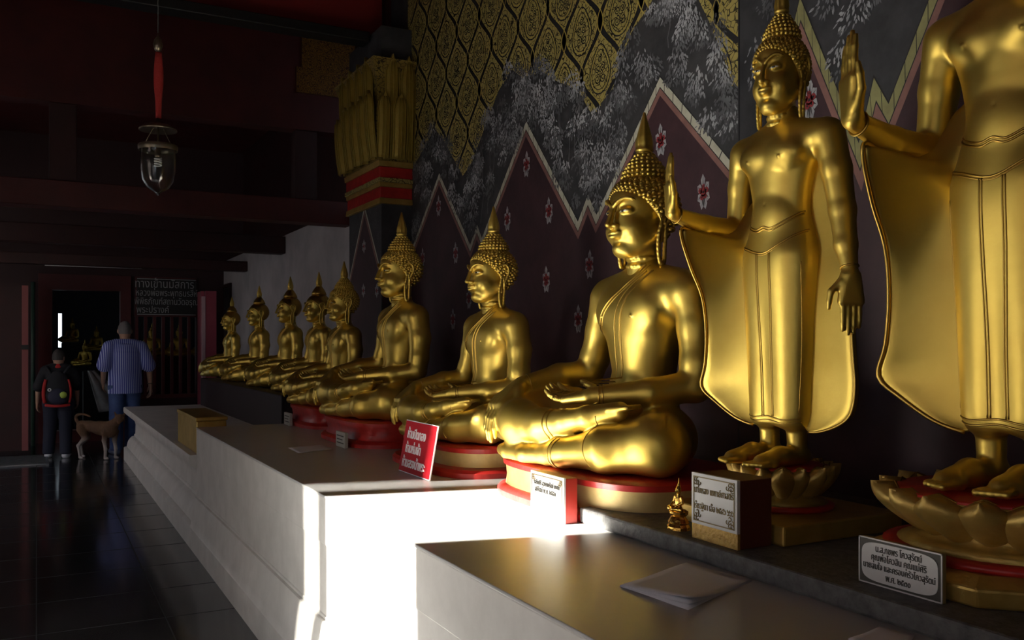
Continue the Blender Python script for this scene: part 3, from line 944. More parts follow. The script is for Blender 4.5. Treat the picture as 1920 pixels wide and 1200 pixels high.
# ---- painted wall: one mesh, paint as thin layers on it
ZT = 4.3
def wall_right():
    mats = [MURAL_DARK, MAROON, CREAM, PINK, M_BLACK, M_FILI, M_GOLD, LEAF, LEAF_DIM, PETAL, M_RED, MURAL_DARK2, CREAM_SHADED]
    m = MB()
    YJ, _ = on_wall(1387, 100)
    m.box(XW, YJ, 0.0, XW + 0.2, 7.30, ZT, 0)
    m.box(XW - 0.004, -4.0, 0.0, XW + 0.2, YJ, ZT, 11)
    m.box(XW - 0.006, YJ - 0.004, 0.0, XW - 0.003, YJ + 0.004, ZT, 4)
    # zigzag: outer points
    def seg_layer(pts, w0, w1, mi, off, ticks=False, X=XW, flip=False):
        """band below the polyline pts (Y,Z), from offset w0 to w1 perpendicular"""
        P = [Vector((a, b)) for a, b in pts]
        def offs(w):
            out = []
            for i, p in enumerate(P):
                def nrm(a, b):
                    t = (b - a).normalized(); n = Vector((t.y, -t.x))
                    return n if n.y < 0 else -n
                ns = []
                if i > 0: ns.append(nrm(P[i - 1], p))
                if i < len(P) - 1: ns.append(nrm(p, P[i + 1]))
                n = sum(ns, Vector((0, 0)))
                n.normalize()
                out.append(p + n * (w / max(0.25, n.dot(ns[0]))))
            return out
        A = offs(w0); Bq = offs(w1)
        for i in range(len(P) - 1):
            q = [A[i], A[i + 1], Bq[i + 1], Bq[i]]
            m.add([(X - off, p.x, p.y) for p in q], [(0, 1, 2, 3)], mi)
            if ticks:
                L = (A[i + 1] - A[i]).length; k = max(1, int(L / 0.085))
                for j in range(k):
                    t = (j + 0.5) / k
                    a = A[i].lerp(A[i + 1], t); b = Bq[i].lerp(Bq[i + 1], t)
                    d = (A[i + 1] - A[i]).normalized() * 0.0028
                    m.add([(X - off - 0.0006, p.x, p.y) for p in (a - d, a + d, b + d, b - d)], [(0, 1, 2, 3)], 4)
        return A, Bq
    # wall stretch 1 (far -> near): pixel corners of the outer edge
    px = [(765, 486), (824, 323), (882, 457), (895, 419), (904, 444), (987, 225), (1084, 413), (1103, 362), (1119, 400), (1238, 142), (1386, 318)]
    z1 = [on_wall(u, v) for u, v in px]
    px2 = [(1388, 318), (1396, 330), (1414, 262), (1430, 285), (1502, -10), (1612, 262), (1640, 140), (1668, 190), (1800, -150), (1920, 60), (2050, 240)]
    z2 = [on_wall(u, v) for u, v in px2]
    for zz in (z1, z2):
        off0 = 0.0010 if zz is z1 else 0.0050
        # maroon field under the border
        for i in range(len(zz) - 1):
            a, b = zz[i], zz[i + 1]
            m.add([(XW - off0, a[0], a[1]), (XW - off0, b[0], b[1]), (XW - off0, b[0], 0.85), (XW - off0, a[0], 0.85)], [(0, 1, 2, 3)], 1)
        seg_layer(zz, 0.0, 0.006, 4, off0 + 0.0006)
        seg_layer(zz, 0.005, 0.037, 2 if zz is z1 else 12, off0 + 0.0010, True)
        seg_layer(zz, 0.037, 0.041, 4, off0 + 0.0016)
        seg_layer(zz, 0.040, 0.066, 3, off0 + 0.0012)
    # flowers
    rnd = random.Random(3)
    fl = [(988, 310), (1030, 397), (952, 412), (1106, 498), (1025, 526), (855, 476), (823, 388), (1240, 265), (1320, 362), (793, 485), (955, 522), (1520, 190),
          (880, 560), (1180, 560), (1085, 600), (850, 600)]
    for u, v in fl:
        Y, Z = on_wall(u, v); X = XW - (0.003 if u < 1386 else 0.0075)
        S = 0.060
        for a, l in ((90, 1.25), (35, 1.0), (145, 1.0), (-25, 0.95), (205, 0.95), (-70, 1.1), (250, 1.1)):
            a = rad(a + rnd.uniform(-6, 6)); l = l * S
            pts = []
            for t, w in ((0.22, 0.0), (0.5, 0.24), (0.72, 0.30), (0.86, 0.14), (1.0, 0.0), (0.86, -0.14), (0.72, -0.30), (0.5, -0.24)):
                pts.append((X, Y - (cos(a) * l * t - sin(a) * w * S) * 0.8, Z + (sin(a) * l * t + cos(a) * w * S) * 1.15))
            m.add(pts, [tuple(range(8))], 9)
            c = cos(a); s_ = sin(a)
            m.add([(X - 0.0004, Y - (c * l * 0.3 - s_ * 0.006) * 0.8, Z + (s_ * l * 0.3 + c * 0.006) * 1.15), (X - 0.0004, Y - c * l * 0.85 * 0.8, Z + s_ * l * 0.85 * 1.15),
                   (X - 0.0004, Y - (c * l * 0.3 + s_ * 0.006) * 0.8, Z + (s_ * l * 0.3 - c * 0.006) * 1.15)], [(0, 1, 2)], 0)
        for dy, dz, rr in ((0, 0.004, 0.020), (0.020, 0.012, 0.014), (-0.020, 0.012, 0.014), (0.009, -0.018, 0.013), (-0.012, -0.014, 0.012), (0.0, 0.030, 0.010)):
            m.add([(X - 0.0010, Y + dy + rr * cos(2 * PI * k / 8), Z + dz + rr * sin(2 * PI * k / 8)) for k in range(8)], [tuple(range(8))], 10)
            m.add([(X - 0.0014, Y + dy + rr * 0.35 * cos(2 * PI * k / 6), Z + dz + rr * 0.35 * sin(2 * PI * k / 6)) for k in range(6)], [tuple(range(6))], 4)
    # ---- lattice of ogee medallions
    edge_px = [(765, 330), (800, 270), (815, 240), (835, 268), (868, 330), (885, 305), (905, 250), (935, 170), (960, 130), (985, 150), (1010, 130), (1040, 150), (1085, 170),
               (1110, 215), (1130, 190), (1150, 165), (1160, 125), (1185, 60), (1215, 15), (1235, -20), (1300, -20), (1330, 40), (1350, 90), (1372, 150), (1386, 165)]
    E = sorted(on_wall(u, v) for u, v in edge_px)
    EY = [e[0] for e in E]; EZ = [e[1] for e in E]
    def low(Y): return float(np.interp(Y, EY, EZ))
    def inside(Y, Z, g=0.0):
        return YJ + 0.01 < Y < 6.54 and Z > low(Y) + g
    for i in range(len(E) - 1):
        a, b = E[i], E[i + 1]
        m.add([(XW - 0.0012, a[0], a[1]), (XW - 0.0012, b[0], b[1]), (XW - 0.0012, b[0], ZT), (XW - 0.0012, a[0], ZT)], [(0, 1, 2, 3)], 5)
    P_ = 0.36; H_ = 0.50
    Y0, Zc = on_wall(1126, 129)
    def ogee(i, Z):
        return Y0 - P_ / 4 + i * P_ / 2 + ((-1) ** i) * (P_ / 4) * (cos(2 * PI * (Z - Zc) / H_) ) * -1
    def ribbon(f, z0, z1, w, mi, off, n=110):
        prev = None
        for k in range(n + 1):
            Z = z0 + (z1 - z0) * k / n; Y = f(Z)
            ww = w * (0.75 + 0.5 * abs(sin(PI * (Z - Zc) / H_)))
            cur = ((XW - off, Y - ww, Z), (XW - off, Y + ww, Z))
            if prev and inside(Y, Z, 0.01):
                m.add([prev[0], prev[1], cur[1], cur[0]], [(0, 1, 2, 3)], mi)
            prev = cur
    for i in range(-8, 20):
        ribbon(lambda Z: ogee(i, Z), 1.9, ZT, 0.018, 4, 0.0022)
        for q in (-1, 1):
            ribbon(lambda Z: ogee(i, Z) + q * 0.026, 1.9, ZT, 0.0032, 6, 0.0026)
    # inner medallions: teardrops and curls in every cell
    def poly(pts, mi, off): 
        if all(inside(y, z, 0.01) for y, z in pts): m.add([(XW - off, y, z) for y, z in pts], [tuple(range(len(pts)))], mi)
    def strip(pts, w, mi, off):
        for i in range(len(pts) - 1):
            a = Vector(pts[i]); b = Vector(pts[i + 1]); d = b - a
            if d.length < 1e-6 or not (inside(a.x, a.y, 0.01) and inside(b.x, b.y, 0.01)): continue
            n = Vector((-d.y, d.x)).normalized() * w
            m.add([(XW - off, p.x, p.y) for p in (a - n, a + n, b + n, b - n)], [(0, 1, 2, 3)], mi)
    for i in range(-8, 20):
        for j in range(-5, 6):
            cy = Y0 + i * P_ / 2; cz = Zc + j * H_ + (H_ / 2 if i % 2 else 0.0)
            if not (YJ < cy < 6.6 and low(cy) - 0.3 < cz < ZT): continue
            def tear(sc):
                out = []
                for k in range(25):
                    t = -PI + 2 * PI * k / 24
                    y = 0.098 * sin(t) * (1 - 0.35 * max(0, cos(t))) * sc
                    z = -0.015 + (0.145 if cos(t) > 0 else 0.115) * cos(t) * sc
                    out.append((cy + y, cz + z))
                return out
            strip(tear(1.0), 0.0035, 4, 0.0028)
            strip(tear(0.80), 0.0022, 4, 0.0028)
            strip(tear(0.90), 0.0030, 6, 0.0026)
            for (ox, oz, r0, dr) in ((0.026, -0.05, 0.030, 1), (-0.026, -0.05, 0.030, -1), (0.022, 0.005, 0.026, -1), (-0.022, 0.005, 0.026, 1), (0.0, 0.055, 0.022, 1)):
                pts = []
                for k in range(15):
                    t = k / 14; a = dr * (t * 3.4 * PI) + PI / 2; r_ = r0 * (1 - t * 0.85)
                    pts.append((cy + ox + r_ * cos(a), cz + oz + r_ * sin(a)))
                strip(pts, 0.0028, 4, 0.0030)
            for q in (-1, 1):
                for (oy, oz) in ((0.115, 0.07), (0.125, -0.03), (0.10, -0.12), (0.075, 0.15)):
                    strip([(cy + q * oy, cz + oz - 0.02), (cy + q * (oy - 0.012), cz + oz), (cy + q * (oy - 0.004), cz + oz + 0.022), (cy + q * (oy + 0.006), cz + oz + 0.008)], 0.0022, 4, 0.0029)
    # ---- foliage: clusters of brushed leaves between lattice and zigzag
    ZY = sorted(z1); ZYy = [a for a, b in ZY]; ZYz = [b for a, b in ZY]
    Z2 = sorted(z2); Z2y = [a for a, b in Z2]; Z2z = [b for a, b in Z2]
    rnd = random.Random(11)
    def leaf(Y, Z, a, l, w, mi, X):
        c, s_ = cos(a), sin(a)
        pts = [(0, 0), (0.35, 1), (0.75, 0.7), (1, 0), (0.7, -0.8), (0.3, -1)]
        m.add([(X, Y + c * p * l - s_ * q * w, Z + s_ * p * l + c * q * w) for p, q in pts], [tuple(range(6))], mi)
    def cluster(Y, Z, R, dens, X, bright):
        ang = rnd.uniform(-0.5, 0.9)
        for k in range(dens):
            r_ = R * math.sqrt(rnd.random()); t = rnd.uniform(0, 2 * PI)
            y = Y + r_ * cos(t) * 1.0; z = Z + r_ * sin(t) * 0.85
            base_a = -PI / 2 + (y - Y) / R * 0.9 + rnd.uniform(-0.35, 0.35) + ang * 0.3
            if rnd.random() < 0.3 and z > Z: base_a += PI
            up = (z - Z) / R
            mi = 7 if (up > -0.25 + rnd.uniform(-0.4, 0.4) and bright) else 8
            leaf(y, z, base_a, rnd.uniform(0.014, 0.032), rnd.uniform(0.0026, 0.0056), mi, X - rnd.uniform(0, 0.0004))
    n = 0
    for it in range(4200):
        if n > 215: break
        Y = rnd.uniform(YJ + 0.06, 6.5)
        zb = float(np.interp(Y, ZYy, ZYz)); zt = low(Y)
        if zt - zb < 0.1: zt = zb + 0.1
        Z = rnd.uniform(zb + 0.04, zt + 0.05)
        R = rnd.uniform(0.04, 0.085)
        if Z - R * 0.5 < zb: continue
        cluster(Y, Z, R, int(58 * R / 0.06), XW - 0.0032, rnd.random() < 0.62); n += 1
    n = 0
    for it in range(900):
        if n > 60: break
        Y = rnd.uniform(0.4, YJ - 0.08); zb = float(np.interp(Y, Z2y, Z2z)); Z = rnd.uniform(1.9, 3.4)
        R = rnd.uniform(0.04, 0.08)
        if Z - R < zb: continue
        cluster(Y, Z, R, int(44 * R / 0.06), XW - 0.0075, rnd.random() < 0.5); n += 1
    # a few painted trunks
    for it in range(26):
        Y = rnd.uniform(YJ + 0.2, 6.3); zb = float(np.interp(Y, ZYy, ZYz)); Z = zb + rnd.uniform(0.05, 0.35)
        pts = [(Y, Z)]
        for k in range(5): pts.append((pts[-1][0] + rnd.uniform(-0.02, 0.02), pts[-1][1] + 0.05))
        for i in range(5):
            a, b = pts[i], pts[i + 1]
            m.add([(XW - 0.0026, a[0] - 0.004, a[1]), (XW - 0.0026, a[0] + 0.004, a[1]), (XW - 0.0026, b[0] + 0.003, b[1]), (XW - 0.0026, b[0] - 0.003, b[1])], [(0, 1, 2, 3)], 8)
    return struct(m.build('wall_right', mats))
wall_right()

# ---- pilaster with gilded lotus capital
PX, PY0, PY1 = 2.35, 6.54, 7.34
def pilaster():
    m = MB()
    mats = [MURAL_DARK, MAROON, CREAM, PINK, LEAF_DIM, M_BLACK, PETAL, M_RED]
    m.box(PX, PY0, 0.855, XW + 0.1, PY1, 3.9, 0)
    m.box(PX, PY0, 0.0, XW + 0.1, PY1, 0.64, 0)
    X = PX
    zg = [on_wall(u, v, PX) for u, v in ((656, 520), (684, 385), (714, 505))]
    for (a, b) in ((zg[0], zg[1]), (zg[1], zg[2])):
        m.add([(X - 0.001, a[0], a[1]), (X - 0.001, b[0], b[1]), (X - 0.001, b[0], 0.9), (X - 0.001, a[0], 0.9)], [(0, 1, 2, 3)], 1)
    def band(a, b, w0, w1, mi, off):
        a = Vector(a); b = Vector(b)
        m.add([(X - off, a.x, a.y - w0), (X - off, b.x, b.y - w0), (X - off, b.x, b.y - w1), (X - off, a.x, a.y - w1)], [(0, 1, 2, 3)], mi)
    for (a, b) in ((zg[0], zg[1]), (zg[1], zg[2])):
        band(a, b, 0.0, 0.035, 2, 0.0022); band(a, b, 0.045, 0.085, 3, 0.0022)
    m.add([(2.36, PY0 - 0.001, 0.9), (XW, PY0 - 0.001, 0.9), (XW, PY0 - 0.001, 1.75), (2.36, PY0 - 0.001, 2.0)], [(0, 1, 2, 3)], 1)
    rnd = random.Random(5)
    for k in range(900):
        y = rnd.uniform(PY0, PY1); z = rnd.uniform(1.95, 2.6)
        zb = float(np.interp(y, [p[0] for p in sorted(zg)], [p[1] for p in sorted(zg)]))
        if z < zb + 0.03: continue
        a = rnd.uniform(0, PI); l = rnd.uniform(0.01, 0.02)
        m.add([(X - 0.0025, y, z), (X - 0.0025, y + l * cos(a), z + l * sin(a)), (X - 0.0025, y + l * cos(a) * 0.5 + 0.003, z + l * sin(a) * 0.5 - 0.003)], [(0, 1, 2)], 4)
    for u, v in ((683, 462), (707, 545), (682, 545)):
        y, z = on_wall(u, v, PX)
        for t in range(6):
            a = 2 * PI * t / 6 + 0.5
            c, s_ = cos(a) * 0.05, sin(a) * 0.06
            m.add([(X - 0.003, y, z), (X - 0.003, y + c * 0.6 - s_ * 0.3, z + s_ * 0.6 + c * 0.3), (X - 0.003, y + c, z + s_), (X - 0.003, y + c * 0.6 + s_ * 0.3, z + s_ * 0.6 - c * 0.3)], [(0, 1, 2, 3)], 6)
        m.add([(X - 0.0035, y + 0.018 * cos(k), z + 0.018 * sin(k)) for k in range(6)], [tuple(range(6))], 7)
    return struct(m.build('pilaster', mats))
pil = pilaster()
pil.name = 'trim_1'
def capital():
    r = empty('gilded_capital', (2.470, 6.93, 2.52), 'gilded lotus capital with tall ribbed petals and red bands on the painted pillar', 'capital')
    # local frame: x half depth .125 (towards the aisle), y half length .40
    hx, hy = 0.125, 0.40
    def ring(e, z): return [(-hx - e, -hy - e, z), (hx + 0.0, -hy - e, z), (hx + 0.0, hy + e, z), (-hx - e, hy + e, z)]
    def block(name, z0, z1, e0, e1, mt, lab=None):
        m = MB(); m.loft([ring(e0, z0), ring(e1, z1)], smooth=False); o = m.build(name, mt, r, bevel=0.004)
        if lab: o['label'] = lab
    block('gold_band', 0.00, 0.045, 0.025, 0.02, GOLD_PAINT)
    block('red_band', 0.0452, 0.13, 0.012, 0.012, RED, 'red painted band')
    block('gold_band', 0.1302, 0.165, 0.02, 0.022, GOLD_PAINT)
    block('gold_band', 0.1652, 0.20, 0.030, 0.030, M_FILI)
    block('red_band', 0.2002, 0.285, 0.020, 0.020, RED, 'red painted band')
    block('gold_band', 0.2852, 0.33, 0.03, 0.035, GOLD_PAINT)
    # core bell
    m = MB(); m.loft([ring(e, z) for e, z in ((0.02, 0.3302), (0.055, 0.45), (0.065, 0.62), (0.050, 0.80), (0.055, 0.95), (0.09, 1.08), (0.10, 1.10))], smooth=False)
    o = m.build('bell', filigree('capital_filigree', (0.30, 0.21, 0.04), (0.05, 0.03, 0.008), 30), r)
    # petals: two tiers of ribbed leaves
    def petal(cx, cy, nx, ny, w, z0, z1, lean, mt):
        m = MB(); t = Vector((-ny, nx, 0)); n = Vector((nx, ny, 0)); rows = []
        for i in range(13):
            f = i / 12
            z = z0 + (z1 - z0) * f
            hw = w * (1.0 if f < 0.72 else math.cos((f - 0.72) / 0.28 * PI / 2) ** 0.6 + 0.02)
            out = lean * f * f + 0.012 + 0.02 * sin(PI * f)
            rows.append([Vector((cx, cy, z)) + t * hw * q + n * (out - 0.030 * abs(q) ** 2 - (0.0 if abs(q) != 0.5 else -0.006)) for q in (-1, -0.75, -0.5, -0.25, 0, 0.25, 0.5, 0.75, 1)])
        m.loft(rows, closed_ring=False, caps=False)
        for q in (-0.93, -0.45, 0.0, 0.45, 0.93):
            pts = []
            for R in rows[:-1]:
                i = (q + 1) * 4; a = int(min(7, i)); f = i - a
                pts.append(R[a].lerp(R[a + 1], f) + n * 0.004)
            m.tube(pts, 0.006 if abs(q) > 0.9 else 0.004, 5)
        o = m.build('petal', mt, r)
        s_ = o.modifiers.new('thick', 'SOLIDIFY'); s_.thickness = 0.008
    for i in range(4):
        petal(-hx - 0.055, -hy + 0.10 + 0.2 * i, -1, 0, 0.095, 0.34, 1.14 - 0.0 * i, 0.035, M_GOLD2)
    for i in range(5):
        petal(-hx - 0.078, -hy + 0.0 + 0.19 * i, -1, 0, 0.085, 0.34, 0.86 if i < 4 else 0.80, 0.035, M_GOLD2)
    for x in (-0.06, 0.07):
        petal(x, -hy - 0.055, 0, -1, 0.062, 0.34, 1.14, 0.03, M_GOLD2)
    for x in (-0.13, 0.0):
        petal(x, -hy - 0.078, 0, -1, 0.058, 0.34, 0.84, 0.03, M_GOLD2)
    petal(-0.02, hy + 0.02, 0, 1, 0.09, 0.34, 1.0, 0.02, M_GOLD2)
    petal(-0.10, hy + 0.03, 0, 1, 0.07, 0.34, 0.80, 0.03, M_GOLD2)
M_GOLD2 = material('dull_gold_paint', (0.40, 0.30, 0.06), 0.45, 0.45, vscale=14, col2=(0.36, 0.25, 0.04), bump=0.3, bscale=60)
capital()

# ---- far white wall with a dark doorway, beams, end wall
m = MB()
YD0, YD1 = 13.25, 15.2
m.box(XW, 7.34, 0.0, XW + 0.2, 12.9, 2.72); m.box(XW, 12.9, 0, XW + 0.2, 13.9, 2.72)
m.box(XW, 13.9, 2.33, XW + 0.2, 16.2, 2.72)
o = m.build('wall_right_rear', WALL_GREY); struct(o)
m = MB(); m.box(XW + 0.3, 7.3, 2.0, XW + 0.4, 16.3, 4.6); struct(m.build('wall_right_upper', DARK_RED))
m = MB(); m.box(XW + 0.15, 13.9, 0, XW + 0.2, 16.2, 2.33); struct(m.build('door_1', DARK_RED))
m = MB(); m.box(XW - 0.03, 13.84, 2.30, XW + 0.02, 16.2, 2.35); m.box(XW - 0.03, 13.84, 0, XW + 0.02, 13.90, 2.30); struct(m.build('trim_2', DARK_RED))

def beam(name, x0, y0, z0, x1, y1, z1, mt, label, cat='beam', bev=0.008, group=None):
    m = MB(); m.box(x0, y0, z0, x1, y1, z1)
    o = m.build(name, mt, bevel=bev)
    return tag(o, label, cat, group)
XL = -2.35
beam('tie_beam', XL, 8.0, 2.54, 2.60, 8.22, 2.75, RED_BROWN, 'dark red tie beam crossing the aisle below the two short posts')
for i, (x, lab) in enumerate(((0.19, 'short dark red post on the tie beam, left of the glass lantern'), (2.17, 'short dark red post on the tie beam, beside the gilded capital'))):
    beam('roof_post', x - 0.10, 8.04, 2.7502, x + 0.10, 8.18, 3.38, DARK_RED, lab, 'post', group='short roof posts')
beam('tie_beam', XL, 10.55, 2.50, 2.60, 10.75, 2.70, DARK_RED, 'further dark tie beam behind the one with the two posts')
beam('tie_beam', XL, 12.7, 2.44, 2.60, 12.86, 2.58, DARK_RED, 'dark beam nearest the lamp tube and the far doorway')
# gable board with a gilded stencil
m = MB(); m.box(XL, 8.02, 3.38, 2.62, 8.20, 4.5)
o = struct(m.build('wall_gable', RED_BROWN))
ya, yb = 8.0, 8.0
m = MB()
def on_y(u, v, Y):
    b = rad(YAW) + math.atan((u - 960) / F_PX); X = Y * math.tan(b); d = X * sin(rad(YAW)) + Y * cos(rad(YAW))
    return X, EYE + (642 - v) * d / F_PX
q = [on_y(u, v, 8.0) for u, v in ((566, 60), (665, 78), (665, 180), (556, 172))]
xs0, zs1 = q[0]; xs1 = q[1][0]
z0 = q[3][1]; zm = on_y(560, 125, 8.0)[1]
m.box(xs0, 8.0, zm, xs1, 8.018, zs1); m.box(q[3][0], 7.995, z0, xs1, 8.018, zm)
tag(m.build('stencil_panel', G_FILI), 'dim gilded filigree panel high on the dark red gable, left of the capital', 'ornament')
# fascia and black cornice
m = MB(); m.box(XL, 6.95, 3.92, 2.50, 7.05, 4.6)
struct(m.build('wall_fascia', material('fascia_red', (0.20, 0.012, 0.010), 0.6)))
beam('cornice', XL, 6.78, 3.84, 2.34, 6.94, 3.92, BLACK, 'narrow black cornice across the aisle under the dark red fascia', 'cornice')
# ceiling
m = MB(); m.box(XL, -5.0, 4.3, 3.05, 7.0, 4.4); m.box(XL, 6.95, 4.45, 3.05, 16.4, 4.55); m.box(2.55, 7.0, 4.0, 3.05, 7.1, 4.5)
struct(m.build('ceiling', RED_BROWN))

# end wall
YE = 14.5
def ex(u, Y=YE): return Y * math.tan(rad(YAW) + math.atan((u - 960) / F_PX))
m = MB()
m.box(XL, YE, 0, -0.42, YE + 0.15, 3.2); m.box(-0.42, YE, 2.44, 3.1, YE + 0.15, 4.5); m.box(XL, YE, 3.2, -0.42, YE + 0.15, 4.5)
m.box(-0.42, YE, 0, 0.02, YE + 0.15, 2.44)
m.box(ex(245), YE, 0, 2.6, YE + 0.15, 0.60)
m.box(ex(245), YE, 0.60, ex(252), YE + 0.15, 2.44)
m.box(ex(368), YE, 0.60, 2.6, YE + 0.15, 2.44)
struct(m.build('wall_far', material('end_wall_dark', (0.030, 0.008, 0.010), 0.6)))
FRAME_RED = material('door_frame_red', (0.085, 0.010, 0.012), 0.45, vscale=5, col2=(0.07, 0.009, 0.01))
m = MB()
m.box(0.02, YE - 0.06, 0, ex(98), YE + 0.1, 2.44); m.box(ex(225), YE - 0.06, 0, ex(245), YE + 0.1, 2.44)
m.box(ex(98), YE - 0.06, 2.21, ex(225), YE + 0.1, 2.44)
m.box(ex(98), YE - 0.08, 0.0, ex(225), YE + 0.12, 0.17)
struct(m.build('trim_3', FRAME_RED))
# fence of upright bars
r = empty('barred_grille', (1.7, YE, 0.60), 'dark red grille of upright bars beside the doorway, under the black sign', 'grille')
x = ex(256); k = 0
while x < ex(366):
    m = MB(); m.box(x - 1.7 - 0.022, -0.03, 0.0, x - 1.7 + 0.022, 0.03, 1.83); m.build('bar', FRAME_RED, r); x += 0.125
for zz in (0.0, 1.24, 1.78):
    m = MB(); m.box(ex(252) - 1.7, -0.045, zz, ex(368) - 1.7, 0.045, zz + 0.06); m.build('rail', FRAME_RED, r)
# fluorescent tube
r = empty('lamp_tube', (ex(176), YE - 0.16, 2.56), 'unlit white fluorescent tube lamp above the far doorway', 'lamp')
m = MB(); L2 = (ex(268, YE - .16) - ex(86, YE - .16)) / 2
m.box(-L2, 0.0, 0.02, L2, 0.05, 0.06); m.build('batten', WHITE_PAINT, r)
m = MB(); m.tube([(-L2, -0.0, 0.0), (L2, -0.0, 0.0)], 0.016, 10); m.build('tube', material('tube_glass', (0.85, 0.87, 0.9), 0.2), r)
m = MB(); m.box(-0.03, 0.05, 0.0, 0.03, 0.16, 0.06); m.build('bracket', BLACK, r)

# red shutters by the wall
SH_PINK = material('shutter_red', (0.40, 0.07, 0.11), 0.4, vscale=3, col2=(0.34, 0.055, 0.09))
m = MB(); xa, xb = ex(384, 13.6), ex(405, 13.6)
m.box(xa, 13.55, 0.0, xb, 13.62, 2.20); m.box(xa - 0.05, 13.62, 0.0, xa + 0.0, 13.95, 2.20)
sh = m.build('shutter', SH_PINK, bevel=0.006)
m2 = MB(); m2.box(xa - 0.045, 13.535, 0.9, xa - 0.001, 13.618, 2.12); q_ = m2.build('shutter_edge', material('pale_pink_edge', (0.62, 0.40, 0.44), 0.5), sh); q_['label'] = 'pale pink worn edge'  # the pale strip paints a sliver of sunlight on the shutter
tag(sh, 'crimson wooden shutter standing upright where the white wall meets the grille', 'shutter')
m = MB(); xa = -0.95; xb = ex(53, 12.75)
m.box(xa, 12.70, 0.10, xb - 0.07, 12.78, 2.16); 
r = empty('door_leaf', (0, 0, 0), 'dark red open door leaf left of the boy with the backpack', 'door')
m.build('leaf_panel', DARK_RED, r)
m = MB(); m.box(xb - 0.07, 12.66, 0.10, xb, 12.80, 1.36); m.box(xb - 0.07, 12.66, 1.42, xb, 12.80, 2.16); o = m.build('leaf_edge', material('worn_pink_edge', (0.26, 0.07, 0.07), 0.5), r); o['label'] = 'worn pinkish edge of the leaf'  # lighter colour carries the light falling on this edge
m = MB(); m.box(xb - 0.08, 12.64, 1.36, xb + 0.006, 12.82, 1.42); m.build('hinge', BLACK, r)
m = MB(); xg = ex(62, 14.2); m.tube([(xg, 14.2, 0.0), (xg, 14.2, 2.3)], 0.03, 10)
tag(m.build('pipe', material('green_pipe', (0.06, 0.12, 0.09), 0.4)), 'thin dull green pipe standing between the open door leaf and the doorway frame', 'pipe')
m = MB()
for i in range(9): m.box(-0.52 + 0.0, 11.9 + i * 0.11, 0.0012, 0.10, 11.95 + i * 0.11, 0.02)
m.box(-0.55, 11.85, 0.001, -0.52, 12.9, 0.022); m.box(0.10, 11.85, 0.001, 0.13, 12.9, 0.022)
tag(m.build('floor_grate', material('grate_steel', (0.2, 0.2, 0.22), 0.35, 0.8)), 'slatted metal grate lying on the floor by the open door leaf', 'grate')

# ---- left side: wall with openings (out of the picture; lets the sun and the daylight in)
m = MB()
XO = XL
W_ = XO - 0.25
def solid(y0, y1, z0=0.0, z1=4.6): m.box(W_, y0, z0, XO, y1, z1)
solid(-5.2, -3.2); solid(-3.2, 2.4, 2.5); solid(2.4, 3.33); solid(3.33, 4.20, LINTEL)
sun_slits = [(4.37, 0.0055), (4.41, 0.0055), (4.45, 0.0055), (4.49, 0.0055), (4.53, 0.005), (5.08, 0.007), (5.13, 0.006), (5.70, 0.005)]       # slits added out of view to throw the sun streaks
y = 4.20
def thin(y0, y1, z0=0.0, z1=4.6): m.box(XO - 0.012, y0, z0, XO - 0.002, y1, z1)
for c, w in sun_slits:
    thin(y, c); thin(c, c + w, 0.0, 1.5); thin(c, c + w, 3.0, 4.6); y = c + w
thin(y, 6.0); solid(6.0, 7.9); solid(7.9, 9.0, 3.0); solid(9.0, 13.4, 3.0); solid(13.4, 16.2)
struct(m.build('wall_left', DARK_RED))
m = MB(); m.box(-5.6, 5.7, 0, -5.4, 14.6, 4.5); m.box(-5.6, 14.6, 0, -5.4, 22.0, 5.6); m.box(-5.6, -7.0, 0, -5.4, 3.6, 4.3); struct(m.build('wall_outer', WHITE_PLASTER))  # added out of view to keep direct sun off the other openings
m = MB(); m.box(-12.0, -7.0, 0.001, W_ - 0.01, 20.0, 0.02); struct(m.build('ground', material('pale_paving', (0.45, 0.43, 0.40), 0.8, vscale=2, col2=(0.38, 0.36, 0.33))))  # unseen paving, added pale to bounce daylight in through the openings
m = MB(); m.box(XL - 0.25, -5.2, 0, 3.1, -5.0, 4.4); struct(m.build('wall_near', DARK_RED))  # unseen end wall, added to shut out sky light from behind
# ------------------------------------------------------------------ statues in place
BUDS = [
    # x, y, seat z, scale, curls, label
    (2.04, 2.755, 1.000, 1.00, True, 'largest gilded seated statue, curly hair, lit knees, on the cream pedestal with red lip'),
    (2.00, 3.945, 0.985, 0.86, True, 'gilded seated statue with curly hair behind the red warning sign'),
    (2.00, 5.21, 1.000, 0.95, True, 'tall gilded seated statue on a red pedestal, second beyond the red warning sign'),
    (2.00, 6.38, 1.000, 0.79, True, 'small gilded seated statue with curly hair in front of the painted pillar'),
    (2.30, 8.10, 1.000, 0.83, False, 'smooth-haired gilded seated statue mostly hidden by the curly one before the pillar'),
    (2.30, 9.15, 1.000, 0.85, False, 'smooth-haired gilded seated statue against the middle of the white wall'),
    (2.30, 10.6, 1.000, 0.84, False, 'smooth-haired gilded seated statue, second from the dark wall doorway'),
    (2.30, 11.45, 0.66, 0.01, False, ''),
]
BUDS = BUDS[:7] + [(2.30, 12.25, 1.000, 0.80, False, 'dim gilded seated statue in front of the dark wall doorway, furthest of the row')]
def ped_ring(hx, y0, y1, z, n=48, p=3.6):
    out = []
    for k in range(n):
        a = 2 * PI * k / n; c, s_ = cos(a), sin(a)
        x = hx * math.copysign(abs(c) ** (2 / p), c); yy = math.copysign(abs(s_) ** (2 / p), s_)
        out.append((x - 0.035, (y0 + y1) / 2 + (y1 - y0) / 2 * yy, z))
    return out
